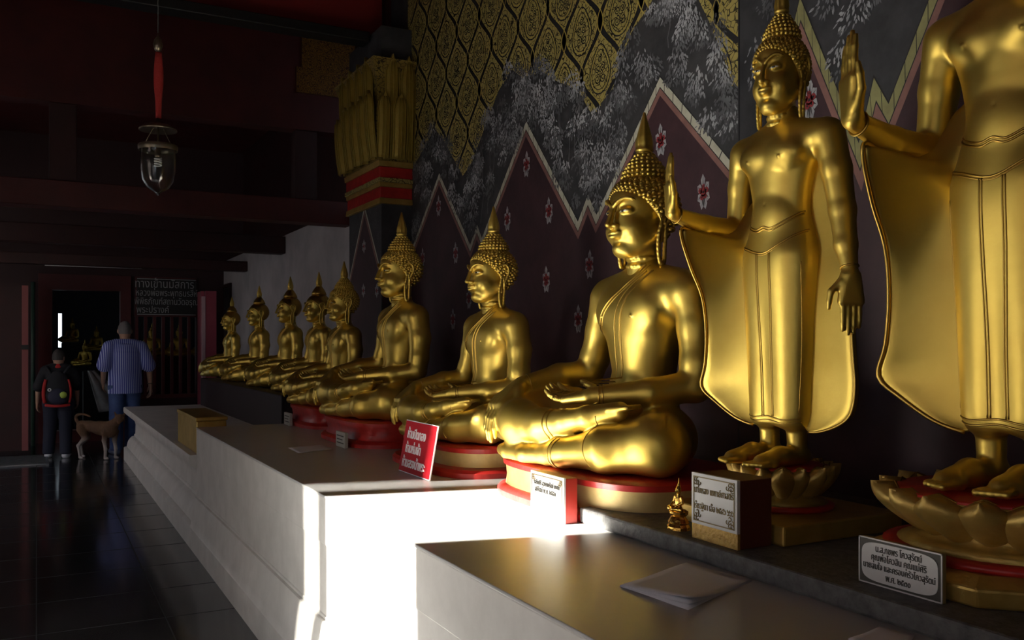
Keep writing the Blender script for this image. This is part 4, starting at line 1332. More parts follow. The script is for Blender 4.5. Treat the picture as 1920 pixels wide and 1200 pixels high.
def pedestal(x, y, z0, z1, sc, style, label):
    r = empty('statue_pedestal', (x, y, z0), label, 'pedestal', 'rounded pedestals under the seated statues', rotz=-PI / 2)
    h = z1 - z0 - 0.0008
    hx, ya, yb = 0.50 * sc, -0.415 * sc, 0.24 * sc
    def part(nm, lv, mt, lab=None):
        m = MB(); m.loft([ped_ring(hx + e, ya - e, yb + e, q) for e, q in lv]); o = m.build(nm, mt, r); smooth_angle(o, 35)
        if lab: o['label'] = lab
    FO = 0.03 if sc < 0.9 and style == 'cream' else 0.0
    part('foot', [(0.030 + FO, 0.0), (0.030 + FO, 0.022), (0.018 + FO, 0.036), (0.004, 0.040)], RED, 'red painted foot moulding')
    if style == 'cream':
        part('drum', [(0.0, 0.0402), (-0.004, h * 0.5), (0.0, h - 0.032)], CREAM_GOLD)
        part('lip', [(0.008, h - 0.0318), (0.010, h - 0.012), (0.0, h - 0.004), (-0.02, h)], RED, 'red painted upper lip')
    else:
        part('drum', [(0.0, 0.0402), (-0.010, h * 0.45), (0.0, h - 0.032)], RED)
        part('lip', [(0.008, h - 0.0318), (0.010, h - 0.012), (0.0, h - 0.004), (-0.02, h)], RED)
protoC = make_seated(BUDS[0][5], True)
protoS = make_seated(BUDS[4][5], False)
for i, (x, y, z, sc, cu, lab) in enumerate(BUDS):
    if i == 0: o = protoC
    elif i == 4: o = protoS
    else: o = copy_tree(protoC if cu else protoS)
    o.location = (x, y, z); o.rotation_euler = (0, 0, -PI / 2 + 0.0); o.scale = (sc, sc, sc)
    o['label'] = lab
for i, st in ((0, 'cream'), (1, 'cream'), (2, 'red'), (3, 'red')):
    x, y, z, sc, cu, lab = BUDS[i]
    pedestal(x, y, 0.8485, z, sc, st, ('cream-gold rounded pedestal with red lip under the largest seated statue', 'cream-gold pedestal with thick red foot behind the red warning sign',
                                      'glossy red pedestal just beyond the red warning sign', 'red pedestal furthest along the ledge')[i])

st1 = make_standing('gilded standing statue shown whole, right palm raised beside the largest seated one', 'gilded standing statues')
st1.location = (2.0, 2.0, 1.085); st1.rotation_euler = (0, 0, -PI / 2 + rad(1))
st2 = copy_tree(st1)
st2.location = (2.0, 1.27, 1.112); st2.scale = (1.10, 1.10, 1.13); st2['label'] = 'headless-looking gilded standing statue cut off by the top and right picture edges'

# lotus bases
def lotus(x, y, z0, R, H, label, sq, label_cat='lotus base', npet=10):
    r = empty('lotus_base', (x, y, z0), label, 'lotus base', 'gilded lotus bases')
    h = H
    m = MB()
    if sq: m.box(-0.235, -0.24, 0.0, 0.235, 0.24, h * 0.30)
    else: m.loft([[(q * cos(a), q * sin(a), zz) for a in [PI / 8 + k * PI / 4 for k in range(8)]] for q, zz in ((R * 1.16, 0.0), (R * 1.20, h * 0.20), (R * 1.04, h * 0.30))], smooth=False)
    m.build('plinth_block', GOLD_PAINT, r, bevel=0.006)
    b0 = h * 0.302
    m = MB(); m.lathe([(R * 0.98, b0), (R * 1.0, b0 + h * 0.06), (R * 0.90, b0 + h * 0.09)], 36); o = m.build('red_band', RED, r); o['label'] = 'red painted band'
    m = MB(); m.lathe([(R * 0.88, b0 + h * 0.0905), (R * 0.74, b0 + h * 0.16), (R * 0.66, b0 + h * 0.22), (R * 0.70, h * 0.62), (R * 0.86, h * 0.80), (R * 0.90, h * 0.95)], 36); m.build('core', GOLD_PAINT, r)
    m = MB(); m.lathe([(R * 0.90, h * 0.951), (R * 0.88, h * 0.985), (0.02, h * 1.0)], 36); o = m.build('top_disc', RED, r); o['label'] = 'dark red top of the lotus'
    for tier in (1, 0):
        for i in range(npet):
            a = 2 * PI * (i + 0.5 * tier) / npet
            m = MB(); rows = []
            hw = PI / npet * 1.02
            zb, zt = h * 0.50, h * (1.03 if tier == 0 else 1.02)
            for j in range(11):
                f = j / 10
                w = hw * (0.62 + 0.38 * sin(PI * min(f * 1.2, 1) / 1.6)) * (1.0 if f < 0.40 else max(0.03, math.cos((f - 0.40) / 0.60 * PI / 2) ** 0.8))
                rr = R * (0.70 + 0.34 * sin(PI * 0.5 * min(1, f * 1.15)) + 0.04 * f) - (0.008 if tier else 0.0)
                z = zb + (zt - zb) * f
                row = []
                for q in (-1, -0.6, -0.2, 0, 0.2, 0.6, 1):
                    aa = a + w * q
                    r2 = rr - 0.050 * q * q * (R / 0.27) + 0.006 * (1 - abs(q))
                    row.append((r2 * cos(aa), r2 * sin(aa), z))
                rows.append(row)
            m.loft(rows, closed_ring=False, caps=False)
            o = m.build('petal', GOLD_PAINT, r)
            s_ = o.modifiers.new('t', 'SOLIDIFY'); s_.thickness = 0.010; s_.offset = -1
            m2 = MB(); m2.tube([Vector(R_[0]) for R_ in rows] + [Vector(R_[-1]) for R_ in rows[::-1]], 0.0024, 4); m2.build('petal_rim', GOLD_GROOVE, o)
    return r
lotus(2.0, 2.0, 0.9005, 0.150, 0.1835, 'gilded lotus base with square block under the wholly visible standing statue', True, npet=8)
lotus(2.0, 1.29, 0.9005, 0.27, 0.2085, 'large gilded lotus base with broad petals under the cut-off standing statue', False, npet=8)

# ------------------------------------------------------------------ writing
def text(body, size, mt, name='lettering', parent=None, loc=(0, 0, 0), rot=(PI / 2, 0, 0), ext=0.0012, align='CENTER', sx=1.0, label=None, bold=0.0):
    cu = bpy.data.curves.new(name, 'FONT')
    cu.body = body; cu.size = size; cu.extrude = ext; cu.align_x = align; cu.align_y = 'CENTER'; cu.offset = bold
    cu.resolution_u = 3
    cu.materials.append(mt)
    o = bpy.data.objects.new(name, cu)
    o.location = loc; o.rotation_euler = rot; o.scale = (sx, 1, 1)
    if parent is not None: o.parent = parent
    COL.objects.link(o)
    bpy.context.view_layer.update()
    dg = bpy.context.evaluated_depsgraph_get()
    me = bpy.data.meshes.new_from_object(o.evaluated_get(dg))
    n = bpy.data.objects.new(name, me); n.location = loc; n.rotation_euler = rot; n.scale = (sx, 1, 1)
    if parent is not None: n.parent = parent
    COL.objects.unlink(o); bpy.data.objects.remove(o); bpy.data.curves.remove(cu)
    COL.objects.link(n)
    if label: n['label'] = label
    return n

# red warning sign leaning on the pedestal; local x runs along the bottom edge (as read), z up the board
SIGN_RED = material('sign_red', (0.42, 0.006, 0.014), 0.5, spec=0.2)
r = empty('warning_sign', (1.50, 3.755, 0.850), 'red board with three lines of white writing leaning on the second seated statue', 'sign', rotz=-PI / 2)
r.rotation_euler = (rad(-10), 0, -PI / 2)
m = MB(); m.box(-0.185, 0.0, 0.0, 0.185, 0.006, 0.240); o = m.build('sign_edge', WHITE_PAINT, r); o['label'] = 'thin white border'
m = MB(); m.box(-0.181, -0.002, 0.004, 0.181, -0.0002, 0.236); m.build('sign_face', SIGN_RED, r)
for (t, x, z, s) in (('ห้ามปิดทอง', -0.030, 0.178, 0.060), ('ห้ามห่มผ้า', -0.045, 0.112, 0.060), ('ห้ามสรงน้ำพระ', -0.015, 0.046, 0.060)):
    text(t, s, WHITE_PAINT, 'lettering', r, (x, -0.003, z), sx=0.80, bold=0.0010)

# black direction sign over the grille
r = empty('direction_sign', (ex(313, YE - 0.08), YE - 0.08, 2.14), 'black sign with four lines of dim white writing above the barred grille', 'sign')
w2 = (ex(368, YE - .2) - ex(257, YE - .2)) / 2
m = MB(); m.box(-w2, 0, -0.28, w2, 0.03, 0.28); m.build('board', BLACK, r)
SG = material('dim_white_letters', (0.32, 0.32, 0.33), 0.5)
for (t, z, s, x, sx) in (('ทางเข้านมัสการ', 0.19, 0.175, -0.03, 0.80), ('หลวงพ่อพระพุทธนรสีห์', 0.055, 0.14, 0.0, 0.70), ('พิพิธภัณฑ์สถานวัดอรุณ', -0.075, 0.14, 0.0, 0.70), ('พระปรางค์', -0.20, 0.14, -0.20, 0.80)):
    text(t, s, SG, 'lettering', r, (x, -0.003, z), sx=sx)
m = MB(); m.box(-w2, -0.004, 0.262, w2, 0.0, 0.272); m.box(-w2, -0.004, -0.272, w2, 0.0, -0.262); m.build('sign_edge', SG, r)

# marble plaques -----------------------------------------------------
def frame(w, h, t, inset, mt, r, y, corner=0.0):
    m = MB()
    a, b = w / 2 - inset, h / 2 - inset
    for (x0, z0, x1, z1) in ((-a, b - t, a, b), (-a, -b, a, -b + t), (-a, -b, -a + t, b), (a - t, -b, a, b)):
        m.box(x0, y - 0.0012, z0, x1, y, z1)
    return m
def corner_curls(m, w, h, inset, y, s=0.012):
    for qx in (-1, 1):
        for qz in (-1, 1):
            for k in range(5):
                x = qx * (w / 2 - inset - s * (0.5 + 0.7 * (k % 3))); z = qz * (h / 2 - inset - s * (0.5 + 0.7 * (k // 2)))
                m.tube([(x + s * 0.4 * cos(a), y - 0.001, z + s * 0.4 * sin(a)) for a in [k + i * 0.8 for i in range(7)]], s * 0.11, 4)
# plaque box at the largest seated statue
r = empty('plaque_box', (1.540, 2.625, 0.8485), 'white framed plaque with faint writing on a red box before the largest seated statue', 'plaque', rotz=-PI / 2)
W, H = 0.220, 0.150
m = MB(); m.box(-W / 2, 0.004, 0.0, W / 2, 0.050, H); m.build('box', material('box_red', (0.42, 0.03, 0.02), 0.4), r, bevel=0.002)
m = MB(); m.box(-W / 2 - 0.002, -0.004, 0.001, W / 2 + 0.002, 0.0035, H + 0.003); f = m.build('marble_face', MARBLE, r, bevel=0.001)
m = frame(W, H, 0.002, 0.008, INK, r, -0.0045); corner_curls(m, W, H, 0.010, -0.0045, 0.010)
for i in range(len(m.v)): m.v[i] = (m.v[i][0], m.v[i][1], m.v[i][2] + H / 2)
m.build('border', GOLD_INK, f)
text('เสริมศิริ สุวรรณรัตน์ เกศนี', 0.022, INK, 'lettering', f, (0, -0.005, 0.116), sx=0.74)
text('สุธีรัตน์ พ.ศ. ๒๕๕๓', 0.024, INK, 'lettering', f, (-0.01, -0.005, 0.092), sx=0.8)
# plaque box at the wholly visible standing statue
r = empty('plaque_box', (1.635, 1.885, 0.9005), 'white marble plaque with gold writing on a dark box before the lotus with square block', 'plaque', rotz=-PI / 2)
W, H = 0.185, 0.185
m = MB(); m.box(-W / 2, 0.006, 0.0, W / 2, 0.118, H - 0.002); m.build('box', material('box_dark', (0.10, 0.02, 0.012), 0.5), r, bevel=0.002)
m = MB(); m.box(-W / 2, -0.003, 0.0, W / 2, 0.0058, 0.042); o = m.build('gold_foot', material('flaked_gold', (0.55, 0.36, 0.10), 0.5, 0.5, vscale=60, col2=(0.40, 0.24, 0.06), bump=0.5, bscale=90), r); o['label'] = 'flaked gold strip below the marble'
m = MB(); m.box(-W / 2, -0.005, 0.0422, W / 2, 0.0058, H); f = m.build('marble_face', MARBLE, r, bevel=0.001)
m = frame(W, H - 0.042, 0.0028, 0.009, GOLD_INK, r, -0.0055); corner_curls(m, W, H - 0.042, 0.011, -0.0055, 0.013)
for i in range(len(m.v)): m.v[i] = (m.v[i][0], m.v[i][1], m.v[i][2] + 0.042 + (H - 0.042) / 2)
m.build('border', GOLD_INK, f)
text('นายหลง แพทย์ศาสตร์', 0.026, GOLD_INK, 'lettering', f, (0, -0.006, 0.138), sx=0.70)
text('เรี้ยวฐิตา เอื้อ ๒๕๔๖ ๖๖๖', 0.026, GOLD_INK, 'lettering', f, (0, -0.006, 0.094), sx=0.66)
# plaque on the big lotus base
r = empty('plaque', (1.678, 1.33, 0.9005), 'marble plaque with rounded inner panel leaning on the large lotus base', 'plaque', rotz=-PI / 2)
W, H = 0.215, 0.105
m = MB(); m.box(-W / 2, 0.0, 0.0, W / 2, 0.010, H); m.build('plaque_slab', material('plaque_back', (0.30, 0.22, 0.08), 0.5), r)
m = MB(); m.box(-W / 2 + 0.003, -0.002, 0.003, W / 2 - 0.003, -0.0003, H - 0.003); m.build('border', INK, r)
m = MB(); pts = []
for k in range(40):
    a = 2 * PI * k / 40; c, s_ = cos(a), sin(a)
    pts.append(((W / 2 - 0.009) * math.copysign(abs(c) ** 0.42, c), (H / 2 - 0.008) * math.copysign(abs(s_) ** 0.42, s_) + H / 2))
m.loft([[(x, -0.0022, z) for x, z in pts], [(x, -0.0036, z) for x, z in pts]], smooth=False); f = m.build('marble_face', MARBLE, r)
m = MB()
for (x0, z0, x1, z1) in ((-W / 2, 0, W / 2, 0.003), (-W / 2, H - 0.003, W / 2, H), (-W / 2, 0, -W / 2 + 0.003, H), (W / 2 - 0.003, 0, W / 2, H)): m.box(x0, -0.003, z0, x1, -0.0001, z1)
m.build('marble_rim', MARBLE, r)
for (t, z, s) in (('น.ส.กชพร โควสุรัตน์', 0.083, 0.021), ('คุณพ่อโควสิน คุณแม่ศิริ', 0.063, 0.021), ('นายสมใจ และครอบครัวโควสุรัตน์', 0.043, 0.020), ('พ.ศ. ๒๕๓๐', 0.022, 0.021)):
    text(t, s, INK, 'lettering', f, (0, -0.0042, z), sx=0.72)
# small plaques on the red pedestals far along
for (x, y, lab) in ((1.540, 4.98, 'small white label tile on the red pedestal beyond the warning sign'), (1.610, 6.50, 'tiny grey label tile on the furthest red pedestal of the ledge')):
    r = empty('label_tile', (x, y, 0.8485), lab, 'tile', rotz=-PI / 2)
    m = MB(); m.box(-0.085, 0.0, 0.0, 0.085, 0.02, 0.088); m.build('tile_body', material('tile_stone', (0.5, 0.5, 0.44), 0.4), r, bevel=0.002)
    m = MB()
    for i in range(3): m.box(-0.062, -0.0015, 0.062 - i * 0.020, 0.062 - 0.02 * (i % 2), -0.0001, 0.068 - i * 0.020)
    m.build('tile_writing', INK, r)

# ------------------------------------------------------------------ small gilt figurine
FIG_GOLD = material('bright_gilt', (0.85, 0.55, 0.12), 0.22, 1.0, vscale=30, col2=(0.7, 0.4, 0.08), bump=0.3, bscale=70)
r = empty('figurine', (1.670, 2.085, 0.9005), 'tiny shiny gilt figurine beside the marble plaque box', 'figurine', rotz=-PI / 2)
m = MB()
def fr(hx, hy, z): return [(hx, -hy, z), (hx, hy, z), (-hx, hy, z), (-hx, -hy, z)]
def oct_ring(rx, ry, z, n=10): return [(rx * cos(2 * PI * k / n), ry * sin(2 * PI * k / n), z) for k in range(n)]
m.loft([oct_ring(a, a * 0.8, z) for a, z in ((0.040, 0), (0.039, 0.008), (0.033, 0.016), (0.036, 0.020), (0.030, 0.030), (0.024, 0.038), (0.031, 0.045), (0.033, 0.053), (0.026, 0.056))], smooth=False)
m.build('throne', FIG_GOLD, r)
s = Sculpt((-0.05, -0.045, 0.048), (0.05, 0.035, 0.17), 0.0012)
s.ell((0, 0, 0.078), (0.013, 0.009, 0.024), 0.004)
for q in (-1, 1):
    s.chain([(q * 0.006, 0, 0.060), (q * 0.026, -0.012, 0.060), (q * 0.0, -0.022, 0.060)], [0.008, 0.007, 0.005], 0.004)
    s.chain([(q * 0.014, 0, 0.094), (q * 0.019, -0.001, 0.078), (q * (0.004 if q > 0 else 0.020), -0.014, 0.068)], [0.0052, 0.0045, 0.003], 0.002)
s.cap((0, 0, 0.098), (0, 0, 0.106), 0.005, 0.005, 0.003)
s.ell((0, -0.001, 0.114), (0.0085, 0.009, 0.0105), 0.003)
s.ell((0, -0.009, 0.113), (0.002, 0.003, 0.002), 0.002)
s.cap((0, 0.001, 0.120), (0, 0.001, 0.130), 0.007, 0.004, 0.002)
s.cap((0, 0.001, 0.130), (0, 0.001, 0.150), 0.0035, 0.0010, 0.001)
link_mesh('figure', s.mesh('figure'), FIG_GOLD, r)

# ------------------------------------------------------------------ papers
PAPER = material('paper', (0.80, 0.80, 0.84), 0.7)
def on_z(u, v, z):
    b_ = (v - 642) / F_PX; d = (EYE - z) / b_; rr = (u - 960) / F_PX * d
    return rr * cos(rad(YAW)) + d * sin(rad(YAW)), d * cos(rad(YAW)) - rr * sin(rad(YAW))
def paper(px, z, label, layers=3, curl=0.006):
    P = [Vector((*on_z(u, v, z), 0)) for u, v in px]
    c = sum(P, Vector()) / 4
    r = empty('folded_paper', (c.x, c.y, z), label, 'paper')
    for k in range(layers):
        m = MB(); n = 8; rows = []
        for i in range(n + 1):
            R = []
            for j in range(n + 1):
                a = P[0].lerp(P[1], i / n); b = P[3].lerp(P[2], i / n); p = a.lerp(b, j / n) - c
                e = (1 - i / n) ** 3 * (j / n) * curl * k + 0.0012 + k * 0.0016 + 0.0008 * sin(i * 0.9 + j * 0.6 + k)
                q = Matrix.Rotation(0.012 * k, 3, 'Z') @ p
                R.append((q.x, q.y, e))
            rows.append(R)
        m.loft(rows, closed_ring=False, caps=False)
        o = m.build('sheet', PAPER, r); s_ = o.modifiers.new('t', 'SOLIDIFY'); s_.thickness = 0.0008
paper([(1162, 1100), (1290, 1058), (1410, 1090), (1290, 1144)], 0.848, 'folded white paper on the near part of the polished ledge top', 3, 0.012)
paper([(1590, 1200), (1650, 1178), (1715, 1192), (1690, 1235)], 0.848, 'faint folded paper at the bottom picture edge on the ledge', 2)
paper([(540, 840), (606, 834), (624, 842), (560, 850)], 0.848, 'grey paper sheet on the ledge before the red pedestals', 1, 0.0)
# small red blob of wax on the sunlit ledge
m = MB(); m.lathe([(0.0105, 0.0), (0.011, 0.006), (0.007, 0.014), (0.002, 0.016)], 12)
o = m.build('wax_blob', RED); xx, yy = on_z(993, 946, 0.848); o.location = (xx, yy, 0.8482)
tag(o, 'tiny red wax blob on the sunlit ledge left of the plaque on the red box', 'wax')

# ------------------------------------------------------------------ hanging glass lantern
r = empty('glass_lantern', (0.59, 5.24, 1.45), 'unlit bell-jar glass lantern on a red cord under a small metal dish', 'lantern')
Zf = lambda v: (642 - v) * 4.9 / 1670
GLASS = bpy.data.materials.new('lantern_glass'); GLASS.use_nodes = True
_b = GLASS.node_tree.nodes['Principled BSDF']; _b.inputs['Transmission Weight'].default_value = 1.0; _b.inputs['Roughness'].default_value = 0.12
_b.inputs['Base Color'].default_value = (0.92, 0.95, 0.92, 1); _b.inputs['IOR'].default_value = 1.45
BRASS = material('dull_brass', (0.20, 0.17, 0.12), 0.35, 0.9)
m = MB(); m.tube([(0, 0, Zf(70)), (0, 0, 2.845)], 0.003, 6); m.build('hanging_wire', BLACK, r)
m = MB(); m.lathe([(0.004, Zf(98)), (0.018, Zf(94)), (0.026, Zf(84)), (0.018, Zf(74)), (0.006, Zf(68)), (0.004, Zf(62))], 16); m.build('brass_ball', BRASS, r)
m = MB(); rg = []
for i in range(13):
    f = i / 12; w = 0.016 + 0.010 * sin(PI * min(1, f * 1.3)) ; rg.append([(w * cos(a) + 0.003, 0.008 * sin(a), Zf(98) + (Zf(222) - Zf(98)) * f) for a in [2 * PI * k / 10 for k in range(10)]])
m.loft(rg[::-1]); o = m.build('cord_sleeve', material('red_cord', (0.26, 0.01, 0.008), 0.8, bump=0.5, bscale=80), r); o['label'] = 'red cloth sleeve around the cord'
m = MB(); m.lathe([(0.010, Zf(222)), (0.012, Zf(229)), (0.060, Zf(234)), (0.098, Zf(242)), (0.100, Zf(245)), (0.060, Zf(238)), (0.01, Zf(240))][::-1], 28); m.build('smoke_dish', BRASS, r)
for k in range(3):
    a = 2 * PI * k / 3 + 0.4
    m = MB(); m.tube([(0.03 * cos(a), 0.03 * sin(a), Zf(240)), (0.092 * cos(a), 0.092 * sin(a), Zf(275))], 0.0022, 5); m.build('chain', BRASS, r)
m = MB(); m.lathe([(0.101, Zf(283)), (0.104, Zf(279)), (0.104, Zf(274)), (0.099, Zf(272))], 32, caps=False); m.build('brass_collar', BRASS, r)
m = MB(); gp = [(0.098, Zf(275)), (0.090, Zf(283)), (0.093, Zf(300)), (0.092, Zf(320)), (0.080, Zf(340)), (0.055, Zf(353)), (0.025, Zf(359)), (0.010, Zf(363)), (0.006, Zf(367))]
gi = [(a - 0.003 if a > 0.01 else 0.001, z + 0.003) for a, z in gp]
m.lathe(gp[::-1] + gi, 36, caps=False); m.build('bell_jar', GLASS, r)
m = MB(); m.lathe([(0.016, Zf(278)), (0.018, Zf(292)), (0.015, Zf(296))][::-1], 14); m.tube([(0, 0, Zf(278)), (0, 0, Zf(240))], 0.005, 6); m.build('bulb_socket', BRASS, r)
m = MB(); pts = [(0.017 * cos(t), 0.017 * sin(t), Zf(296) - 0.0021 * t) for t in [i * 0.35 for i in range(64)]]; m.tube(pts, 0.0045, 6)
m.build('spiral_bulb', WHITE_PAINT, r)
# ------------------------------------------------------------------ the two walkers and the dog
SKIN = material('skin', (0.48, 0.28, 0.19), 0.55)
def person_sdf(Ht, lo_shoulder, arms, legs, h=0.009, belly=1.0, head_turn=0.0, only=None, inflate=0.0, headsc=1.0):
    """builds a continuous figure; front is +y. only: 'top', 'legs' or None"""
    k = Ht / 1.72
    s = Sculpt((-0.42 * k, -0.36 * k, -0.01), (0.42 * k, 0.40 * k, Ht + 0.03), h)
    g = inflate
    P = lambda a: tuple(x * k for x in a)
    if only in (None, 'top'):
        s.rings([(z * k, 0, y * k, rx * k * belly + g, ry * k * belly + g) for z, y, rx, ry in
                 ((0.86, 0, 0.165, 0.115), (0.98, 0.0, 0.168, 0.122), (1.10, 0.01, 0.158, 0.118), (1.24, 0.01, 0.175, 0.122), (1.36, 0.0, 0.185, 0.108), (1.43, -0.005, 0.13, 0.08))], 0.04)
        for q in (-1, 1):
            s.cap(P((q * 0.04, -0.005, 1.455)), P((q * 0.17, -0.005, 1.395)), 0.045 * k + g, 0.058 * k + g, 0.03)
    if only is None:
        s.cap(P((0, -0.005, 1.42)), P((0, 0.012, 1.53)), 0.058 * k, 0.054 * k, 0.02)
        c = (0, 0.02 * k, (1.72 - 0.115 * headsc) * k)
        s.ell(c, (0.078 * k * headsc, 0.098 * k * headsc, 0.118 * k * headsc), 0.02)
        t = head_turn
        f = Vector((sin(t), cos(t), 0)); sd_ = Vector((cos(t), -sin(t), 0)); C0 = Vector(c)
        hs = k * headsc
        s.cap(C0 + f * 0.05 * hs + Vector((0, 0, -0.05 * hs)), C0 + f * 0.075 * hs + Vector((0, 0, -0.095 * hs)), 0.045 * hs, 0.022 * hs, 0.02)
        s.cap(C0 + f * 0.095 * hs + Vector((0, 0, 0.0)), C0 + f * 0.122 * hs + Vector((0, 0, -0.035 * hs)), 0.010 * hs, 0.014 * hs, 0.01)
        s.cap(C0 + f * 0.092 * hs - sd_ * 0.02 * hs + Vector((0, 0, -0.065 * hs)), C0 + f * 0.092 * hs + sd_ * 0.02 * hs + Vector((0, 0, -0.065 * hs)), 0.008 * hs, 0.008 * hs, 0.005)
        for q in (-1, 1):
            e = C0 + sd_ * q * 0.083 * hs - f * 0.005 * hs + Vector((0, 0, -0.01 * hs))
            s.ell(tuple(e), (0.012 * hs, 0.018 * hs, 0.032 * hs), 0.006)
            s.ell(tuple(C0 + f * 0.085 * hs + sd_ * q * 0.032 * hs + Vector((0, 0, 0.005 * hs))), (0.016 * hs, 0.012 * hs, 0.010 * hs), 0.006, 'sub')
    for q, A in zip((-1, 1), arms):
        sh, el, wr = [Vector(p) * k for p in A[:3]]
        if only in (None,):
            s.chain([tuple(sh), tuple(el), tuple(wr)], [0.052 * k, 0.040 * k, 0.026 * k], 0.02)
            hand_relaxed(s, wr, (wr - el).normalized(), A[3], A[4], 0.185 * k, curl=0.28, tcurl=0.25, r=0.0095 * k, k=0.004)
        elif only == 'top':
            s.chain([tuple(sh), tuple(sh.lerp(el, 0.95))], [0.060 * k + g, 0.062 * k + g], 0.02)
    for q, Lg in zip((-1, 1), legs):
        hp, kn, an, toe = [Vector(p) * k for p in Lg]
        if only is None:
            s.chain([tuple(hp), tuple(kn), tuple(an)], [0.092 * k, 0.060 * k, 0.040 * k], 0.03)
            s.chain([tuple(an + Vector((0, -0.02 * k, -0.035 * k))), tuple(toe)], [0.038 * k, 0.032 * k], 0.02)
        elif only == 'legs':
            s.ell(tuple((hp + Vector((0, -0.01, 0.02))) * 1.0), (0.105 * k + g, 0.115 * k + g, 0.12 * k + g), 0.03)
            s.chain([tuple(hp), tuple(kn), tuple(an)], [0.098 * k + g, 0.074 * k + g, 0.066 * k + g], 0.02)
        elif only == 'shoes':
            s.chain([tuple(an + Vector((0, -0.03 * k, -0.045 * k))), tuple(toe)], [0.044 * k + g, 0.040 * k + g], 0.02)
            s.chain([tuple(an + Vector((0, 0.0, -0.01 * k))), tuple(an + Vector((0, -0.01, -0.04 * k)))], [0.042 * k + g, 0.045 * k + g], 0.02)
    return s

def hair_cap(parent, Ht, mt, headsc=1.0, low=-0.05, head_turn=0.0, thick=0.006):
    k = Ht / 1.72 * headsc
    cz = Ht - 0.115 * k
    s = Sculpt((-0.11 * k, -0.11 * k, cz - 0.12 * k), (0.11 * k, 0.15 * k, Ht + 0.02), 0.006)
    s.ell((0, 0.02 * k, cz), (0.078 * k + thick, 0.098 * k + thick, 0.118 * k + thick), 0.005)
    s.cut(lambda X, Y, Z: np.maximum((cz + low * k) - Z + 0 * X, 0) * 0 + np.maximum((cz + low * k) - Z - 0.0 * Y, (Y * cos(head_turn) + X * sin(head_turn)) * 0.9 - 0.055 * k - (Z - cz) * 0.75))
    return link_mesh('hair', s.mesh('hair'), mt, parent)

# shirt with fine vertical stripes
STRIPE = material('striped_shirt', (0.045, 0.055, 0.20), 0.75)
nt = STRIPE.node_tree; N = nt.nodes; L = nt.links
tc = N.new('ShaderNodeTexCoord'); wv = N.new('ShaderNodeTexWave'); wv.wave_type = 'BANDS'; wv.bands_direction = 'X'
wv.inputs['Scale'].default_value = 13.0; wv.inputs['Distortion'].default_value = 0.4; wv.inputs['Detail'].default_value = 1
cr = N.new('ShaderNodeValToRGB'); cr.color_ramp.elements[0].position = 0.55; cr.color_ramp.elements[1].position = 0.8
cr.color_ramp.elements[0].color = (0.08, 0.10, 0.42, 1); cr.color_ramp.elements[1].color = (0.50, 0.58, 0.90, 1)
L.new(tc.outputs['Object'], wv.inputs['Vector']); L.new(wv.outputs['Fac'], cr.inputs['Fac']); L.new(cr.outputs['Color'], principled(STRIPE).inputs['Base Color'])
JEANS = material('blue_jeans', (0.09, 0.15, 0.36), 0.8, vscale=9, col2=(0.06, 0.10, 0.26), bump=0.2)
GREY_HAIR = material('grey_hair', (0.20, 0.19, 0.19), 0.7, bump=0.6, bscale=120)
SHORT_HAIR = material('cropped_dark_hair', (0.055, 0.048, 0.045), 0.7, bump=0.5, bscale=150)
BLACK_CLOTH = material('black_cloth', (0.012, 0.012, 0.016), 0.85)
NAVY_CLOTH = material('navy_trousers', (0.014, 0.017, 0.035), 0.85)
RED_CLOTH = material('red_cloth', (0.42, 0.015, 0.015), 0.75)
WHITE_SHOE = material('white_shoe', (0.62, 0.62, 0.66), 0.5)
GREY_SHOE = material('grey_blue_shoe', (0.16, 0.19, 0.30), 0.6)

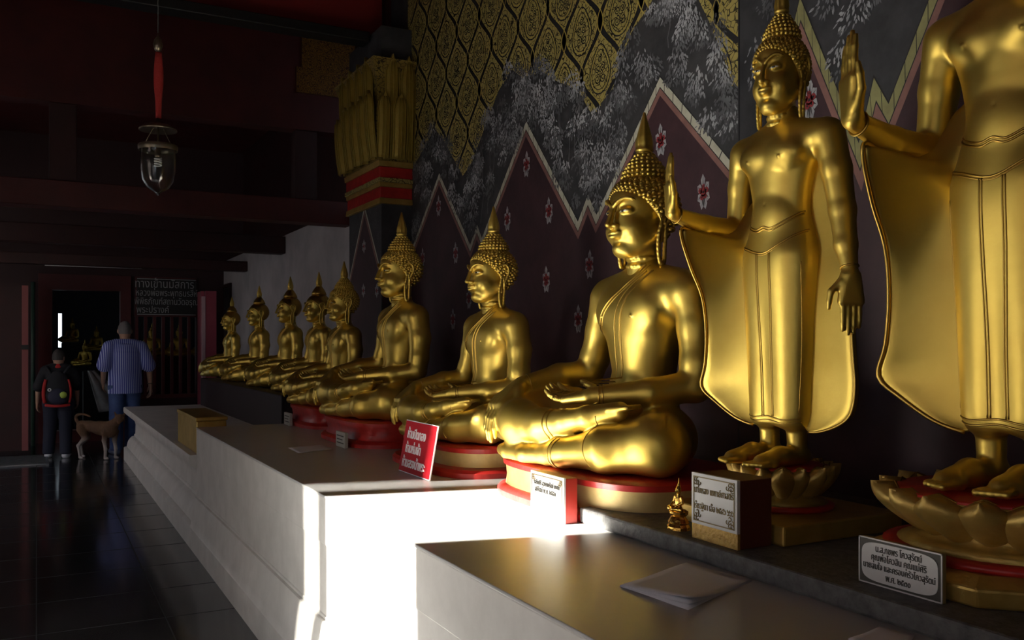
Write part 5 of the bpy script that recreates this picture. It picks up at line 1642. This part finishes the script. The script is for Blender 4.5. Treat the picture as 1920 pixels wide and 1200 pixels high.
def man():
    Ht = 1.72
    r = empty('person', (1.02, 12.62, 0.0), 'grey-haired person in a blue striped shirt and jeans walking towards the doorway', 'person', rotz=rad(8))
    arms = [[(-0.195, -0.005, 1.385), (-0.265, -0.03, 1.14), (-0.245, 0.10, 0.93), (1, 0, 0.1), (0.1, 1, 0.2)],
            [(0.195, -0.005, 1.385), (0.290, -0.03, 1.13), (0.318, 0.02, 0.88), (-1, 0, 0.1), (-0.1, 1, 0.2)]]
    legs = [[(-0.095, 0, 0.86), (-0.10, 0.03, 0.47), (-0.115, -0.03, 0.085), (-0.135, 0.13, 0.035)],
            [(0.095, 0, 0.86), (0.105, 0.10, 0.48), (0.10, 0.12, 0.085), (0.11, 0.28, 0.035)]]
    kw = dict(Ht=Ht, lo_shoulder=0, arms=arms, legs=legs, belly=1.0)
    link_mesh('body', person_sdf(**kw).mesh('body'), SKIN, r)
    s = person_sdf(only='top', inflate=0.022, **kw)
    s.rings([(0.77, 0, -0.005, 0.210, 0.178), (0.95, 0, -0.005, 0.208, 0.168), (1.15, 0, 0.005, 0.198, 0.148), (1.32, 0, 0.0, 0.200, 0.135)], 0.03)
    for q, A in zip((-1, 1), arms):
        a = Vector(A[0]); b = Vector(A[1]); s.chain([tuple(a), tuple(a.lerp(b, 0.9))], [0.078, 0.088], 0.02)
    s.cap((0, -0.01, 1.45), (0, 0.0, 1.475), 0.066, 0.064, 0.01)
    s.cut(lambda X, Y, Z: np.maximum(0.79 - Z + 0 * X, Z - 1.495))
    link_mesh('striped_shirt', s.mesh('striped_shirt'), STRIPE, r)
    s = person_sdf(only='legs', inflate=0.012, **kw); s.cut(lambda X, Y, Z: np.maximum(0.055 - Z + 0 * X, Z - 0.90))
    link_mesh('jeans', s.mesh('jeans'), JEANS, r)
    s = person_sdf(only='shoes', inflate=0.004, **kw); s.cut(lambda X, Y, Z: np.maximum(0.002 - Z + 0 * X, Z - 0.11))
    link_mesh('shoes', s.mesh('shoes'), GREY_SHOE, r)
    hair_cap(r, Ht, GREY_HAIR, low=-0.045)
    m = MB(); m.tube([(0.316 + 0.032 * cos(a), 0.017 + 0.032 * sin(a), 0.905) for a in [2 * PI * i / 14 for i in range(14)]], 0.006, 5, closed=True); m.build('watch', BRASS, r)
man()

def boy():
    Ht = 1.36
    r = empty('person', (0.245, 12.60, 0.0), 'boy in black clothes with a red and black backpack, seen from behind', 'person', rotz=rad(-6))
    arms = [[(-0.19, -0.0, 1.37), (-0.285, -0.03, 1.12), (-0.30, 0.03, 0.88), (1, 0, 0.1), (0.1, 1, 0.2)],
            [(0.19, -0.0, 1.37), (0.265, -0.02, 1.13), (0.265, 0.10, 0.90), (-1, 0, 0.1), (-0.1, 1, 0.2)]]
    legs = [[(-0.105, 0, 0.84), (-0.125, 0.06, 0.47), (-0.145, 0.03, 0.085), (-0.17, 0.19, 0.04)],
            [(0.105, 0, 0.84), (0.105, 0.0, 0.47), (0.11, -0.08, 0.085), (0.135, 0.07, 0.04)]]
    kw = dict(Ht=Ht, lo_shoulder=0, arms=arms, legs=legs, belly=1.06, headsc=1.12)
    k = Ht / 1.72
    link_mesh('body', person_sdf(h=0.008, head_turn=0.5, **kw).mesh('body'), SKIN, r)
    s = person_sdf(only='top', inflate=0.016, h=0.009, **kw)
    s.cap((0, -0.01, 1.45 * k), (0, 0.0, 1.485 * k), 0.064 * k, 0.060 * k, 0.01)
    s.cut(lambda X, Y, Z: np.maximum(0.80 * k - Z + 0 * X, Z - 1.50 * k))
    link_mesh('shirt', s.mesh('shirt'), BLACK_CLOTH, r)
    s = Sculpt((-0.12, -0.12, 1.08), (0.12, 0.12, 1.22), 0.006)
    s.rings([(1.10, 0, -0.015, 0.075, 0.082), (1.14, 0, -0.01, 0.060, 0.062), (1.185, 0, 0.0, 0.055, 0.052)], 0.01)
    o = link_mesh('red_collar', s.mesh('red_collar'), RED_CLOTH, r)
    s = person_sdf(only='legs', inflate=0.016, h=0.009, **kw); s.cut(lambda X, Y, Z: np.maximum(0.05 - Z + 0 * X, Z - 0.80))
    link_mesh('trousers', s.mesh('trousers'), NAVY_CLOTH, r)
    s = person_sdf(only='shoes', inflate=0.006, h=0.008, **kw); s.cut(lambda X, Y, Z: np.maximum(0.002 - Z + 0 * X, Z - 0.085))
    link_mesh('shoes', s.mesh('shoes'), WHITE_SHOE, r)
    hair_cap(r, Ht, SHORT_HAIR, headsc=1.12, low=-0.035, head_turn=0.5)
    # backpack, a thing of its own
    p = empty('backpack', (0.25, 12.60, 0.0), 'black and red school backpack with a lime green badge on the boy\'s back', 'backpack', rotz=rad(-6))
    s = Sculpt((-0.20, -0.40, 0.60), (0.20, -0.02, 1.16), 0.007)
    s.ell((0, -0.155, 0.87), (0.155, 0.085, 0.225), 0.02); s.ell((0, -0.165, 0.78), (0.165, 0.09, 0.12), 0.03)
    link_mesh('pack_body', s.mesh('pack_body'), BLACK_CLOTH, p)
    s = Sculpt((-0.20, -0.40, 0.60), (0.20, -0.10, 1.16), 0.007)
    s.ell((0.01, -0.225, 0.78), (0.115, 0.055, 0.105), 0.02); o = link_mesh('front_pocket', s.mesh('front_pocket'), material('pack_navy', (0.02, 0.02, 0.045), 0.8), p)
    m = MB()
    for q in (-1, 1):
        m.tube(smooth_path([(q * 0.125, -0.20, 0.99), (q * 0.145, -0.205, 0.90), (q * 0.150, -0.215, 0.80), (q * 0.135, -0.215, 0.70)], 4), 0.022 if q < 0 else 0.014, 7)
    m.tube(smooth_path([(-0.13, -0.225, 0.675), (-0.04, -0.262, 0.665), (0.06, -0.262, 0.665), (0.14, -0.225, 0.675)], 4), 0.018, 7)
    m.build('red_piping', RED_CLOTH, p)
    m = MB()
    for q in (-1, 1): m.tube(smooth_path([(q * 0.07, -0.17, 1.06), (q * 0.115, -0.10, 1.135), (q * 0.14, 0.02, 1.145), (q * 0.145, 0.125, 1.05), (q * 0.15, 0.11, 0.9)], 4), 0.020, 7, flat=0.4)
    m.build('shoulder_strap', BLACK_CLOTH, p)
    m = MB(); m.lathe([(0.003, 0), (0.030, 0.004), (0.036, 0.012), (0.02, 0.02), (0.003, 0.022)], 9); o = m.build('green_badge', material('lime_green', (0.42, 0.55, 0.08), 0.5), p); o.rotation_euler = (PI / 2, 0, 0); o.location = (0.072, -0.262, 0.80); o.scale = (1.2, 1.2, 1.2)
    m = MB(); m.tube([(0.016 * cos(a), 0, 0.016 * sin(a)) for a in [2 * PI * i / 12 for i in range(12)]], 0.006, 5, closed=True); o = m.build('white_ring', WHITE_PAINT, p); o.location = (-0.082, -0.262, 0.865)
boy()

def dog():
    FUR = material('tan_fur', (0.17, 0.085, 0.040), 0.85, vscale=4, col2=(0.10, 0.05, 0.026), bump=0.5, bscale=60)
    nt = FUR.node_tree; N = nt.nodes; L = nt.links
    # pale legs and belly: a marking of the coat, by height on the animal
    tc = N.new('ShaderNodeTexCoord'); sp = N.new('ShaderNodeSeparateXYZ'); mr = N.new('ShaderNodeMapRange')
    mr.inputs['From Min'].default_value = 0.16; mr.inputs['From Max'].default_value = 0.30
    ns = N.new('ShaderNodeMix'); ns.data_type = 'RGBA'; ns.inputs[6].default_value = (0.42, 0.36, 0.33, 1)
    L.new(tc.outputs['Object'], sp.inputs[0]); L.new(sp.outputs['Z'], mr.inputs['Value']); L.new(mr.outputs[0], ns.inputs[0])
    src = [l for l in L if l.to_socket == principled(FUR).inputs['Base Color']][0].from_socket
    L.new(src, ns.inputs[7]); L.new(ns.outputs[2], principled(FUR).inputs['Base Color'])
    r = empty('dog', (0.66, 12.22, 0.0), 'tan short-haired dog standing between the boy and the person in the striped shirt', 'dog', rotz=rad(-42))
    s = Sculpt((-0.42, -0.20, -0.005), (0.46, 0.20, 0.66), 0.0065)
    # trunk along x: chest at +x, rump at -x
    s.chain([(0.20, 0, 0.385), (0.05, 0, 0.385), (-0.10, 0, 0.405), (-0.21, 0, 0.405)], [0.088, 0.080, 0.064, 0.070], 0.03, sq=(1, 1.15, 1))
    s.ell((0.17, 0, 0.36), (0.11, 0.070, 0.098), 0.03)
    s.cap((0.24, 0, 0.43), (0.325, -0.01, 0.50), 0.062, 0.048, 0.03)
    # head, turned a little to the viewer
    s.ell((0.355, -0.025, 0.515), (0.062, 0.052, 0.052), 0.02)
    s.cap((0.38, -0.05, 0.505), (0.415, -0.12, 0.475), 0.033, 0.021, 0.015)
    s.ell((0.418, -0.130, 0.484), (0.010, 0.010, 0.009), 0.005)
    for q in (-1, 1):
        s.cap((0.345 + q * 0.037, -0.012 + q * 0.018, 0.545), (0.350 + q * 0.058, -0.010 + q * 0.030, 0.592), 0.018, 0.006, 0.008)
        s.ell((0.383 + q * 0.022, -0.065 + q * 0.010, 0.522), (0.007, 0.007, 0.006), 0.003, 'sub')
    for q in (-1, 1):
        y = q * 0.055
        f = 0.03 * q
        # front leg
        s.chain([(0.20 + f, y, 0.34), (0.185 + f, y, 0.235), (0.205 + f, y, 0.13), (0.200 + f, y, 0.035)], [0.042, 0.026, 0.019, 0.017], 0.015)
        s.cap((0.200 + f, y, 0.020), (0.232 + f, y, 0.016), 0.019, 0.016, 0.01)
        # hind leg: stifle forward, hock back
        s.chain([(-0.20 - f, y, 0.37), (-0.145 - f, y, 0.265), (-0.250 - f, y, 0.165), (-0.225 - f, y, 0.035)], [0.062, 0.036, 0.020, 0.016], 0.015)
        s.cap((-0.225 - f, y, 0.020), (-0.192 - f, y, 0.016), 0.019, 0.016, 0.01)
    # tail, curved up and forward over the back
    s.chain([tuple(p) for p in smooth_path([(-0.265, 0, 0.44), (-0.30, 0, 0.50), (-0.27, 0, 0.545), (-0.18, 0, 0.55), (-0.09, 0, 0.525)], 4)], [0.022 - 0.0008 * i for i in range(17)], 0.008)
    s.cut(lambda X, Y, Z: 0.001 - Z + 0 * X)
    link_mesh('body', s.mesh('body'), FUR, r)
dog()

# ------------------------------------------------------------------ beyond the doorway
o = copy_tree(protoS)
far_lab = ['dim gilded seated statue beyond the bars, nearest the doorway', 'dim gilded seated statue beyond the bars, second from the doorway', 'dim gilded seated statue beyond the bars, third from the doorway']
spots = [(1.72, 16.1), (2.15, 16.1), (2.58, 16.1)]
protoB = o
for i, (x, y) in enumerate(spots):
    c = o if i == 0 else copy_tree(o)
    c.location = (x, y, 1.22); c.scale = (0.42,) * 3; c.rotation_euler = (0, 0, rad(-20)); c['label'] = far_lab[i]; c['group'] = 'gilded seated statues beyond the bars'
m = MB(); m.box(1.35, 15.8, 0.0, 2.95, 16.28, 1.218); tag(m.build('far_bench', DARK_RED), 'dark bench behind the barred grille carrying dim statues', 'bench')
# row of small dim statues seen through the doorway
for i, (x, y, z) in enumerate(((0.56, 17.6, 1.45), (0.95, 17.6, 1.30), (0.74, 17.1, 1.05))):
    c = copy_tree(o); c.location = (x, y, z); c.scale = (0.34,) * 3; c.rotation_euler = (0, 0, rad(-35)); c['group'] = 'small dim statues through the doorway'
    c['label'] = ('small dim gilded statue seen high through the doorway', 'small dim gilded statue through the doorway beside the striped shirt', 'lowest small dim gilded statue seen through the doorway above the dog')[i]
    m = MB(); m.box(x - 0.17, y - 0.14, 0.0, x + 0.17, y + 0.14, z - 0.010); tag(m.build('stand', BLACK), ('black stand under the high small statue beyond the doorway', 'black stand under the small statue beside the striped shirt', 'black stand under the lowest small statue beyond the doorway')[i], 'stand')
# pale sheet standing in for a sunlit wall patch beyond the dog
SUNLIT_PATCH = material('pale_cloth', (0.80, 0.83, 0.80), 0.8, vscale=4, col2=(0.50, 0.54, 0.56), bump=0.4, bscale=12)
m = MB(); rows = []
x0, x1 = ex(178, 15.0), ex(216, 15.0)
for i in range(13):
    f = i / 12; R = []
    for j in range(15):
        g = j / 14
        xx = (x0 - 0.06 + 0.38 * f) + (g - 0.5) * (0.10 + 0.42 * f)
        R.append((xx, 15.0 + 0.05 * sin(g * 14 + f) + 0.10 * f * (1 - g), 1.02 - 0.55 * f - 0.10 * (1 - g) * f))
    rows.append(R)
m.loft(rows, closed_ring=False, caps=False)
o = m.build('draped_cloth', SUNLIT_PATCH); s_ = o.modifiers.new('t', 'SOLIDIFY'); s_.thickness = 0.012
tag(o, 'pale draped cloth hanging just beyond the doorway above the dog', 'cloth')
m = MB(); m.box(x0 - 0.15, 15.25, 0.0, x1 + 0.3, 15.5, 1.0)
tag(m.build('crate', BLACK), 'black crate behind the pale cloth in the doorway', 'crate')
# room beyond: side wall with a bright slit window
m = MB(); m.box(-0.9, 16.9, 0, -0.8, 19.4, 3.2); m.box(-0.9, 14.65, 2.9, -0.8, 16.9, 3.2); m.box(-0.9, 19.5, 0, 0.375, 19.6, 3.2); m.box(0.44, 19.5, 0, 3.0, 19.6, 3.2)
m.box(0.375, 19.5, 0, 0.44, 19.6, 1.35); m.box(0.375, 19.5, 2.02, 0.44, 19.6, 3.2); m.box(3.0, 16.3, 0, 3.1, 19.6, 3.2)
struct(m.build('wall_beyond', material('beyond_dark', (0.05, 0.05, 0.055), 0.7)))
m = MB(); m.box(-0.9, 14.65, 3.2, 3.1, 19.6, 3.3); struct(m.build('ceiling_beyond', BLACK))
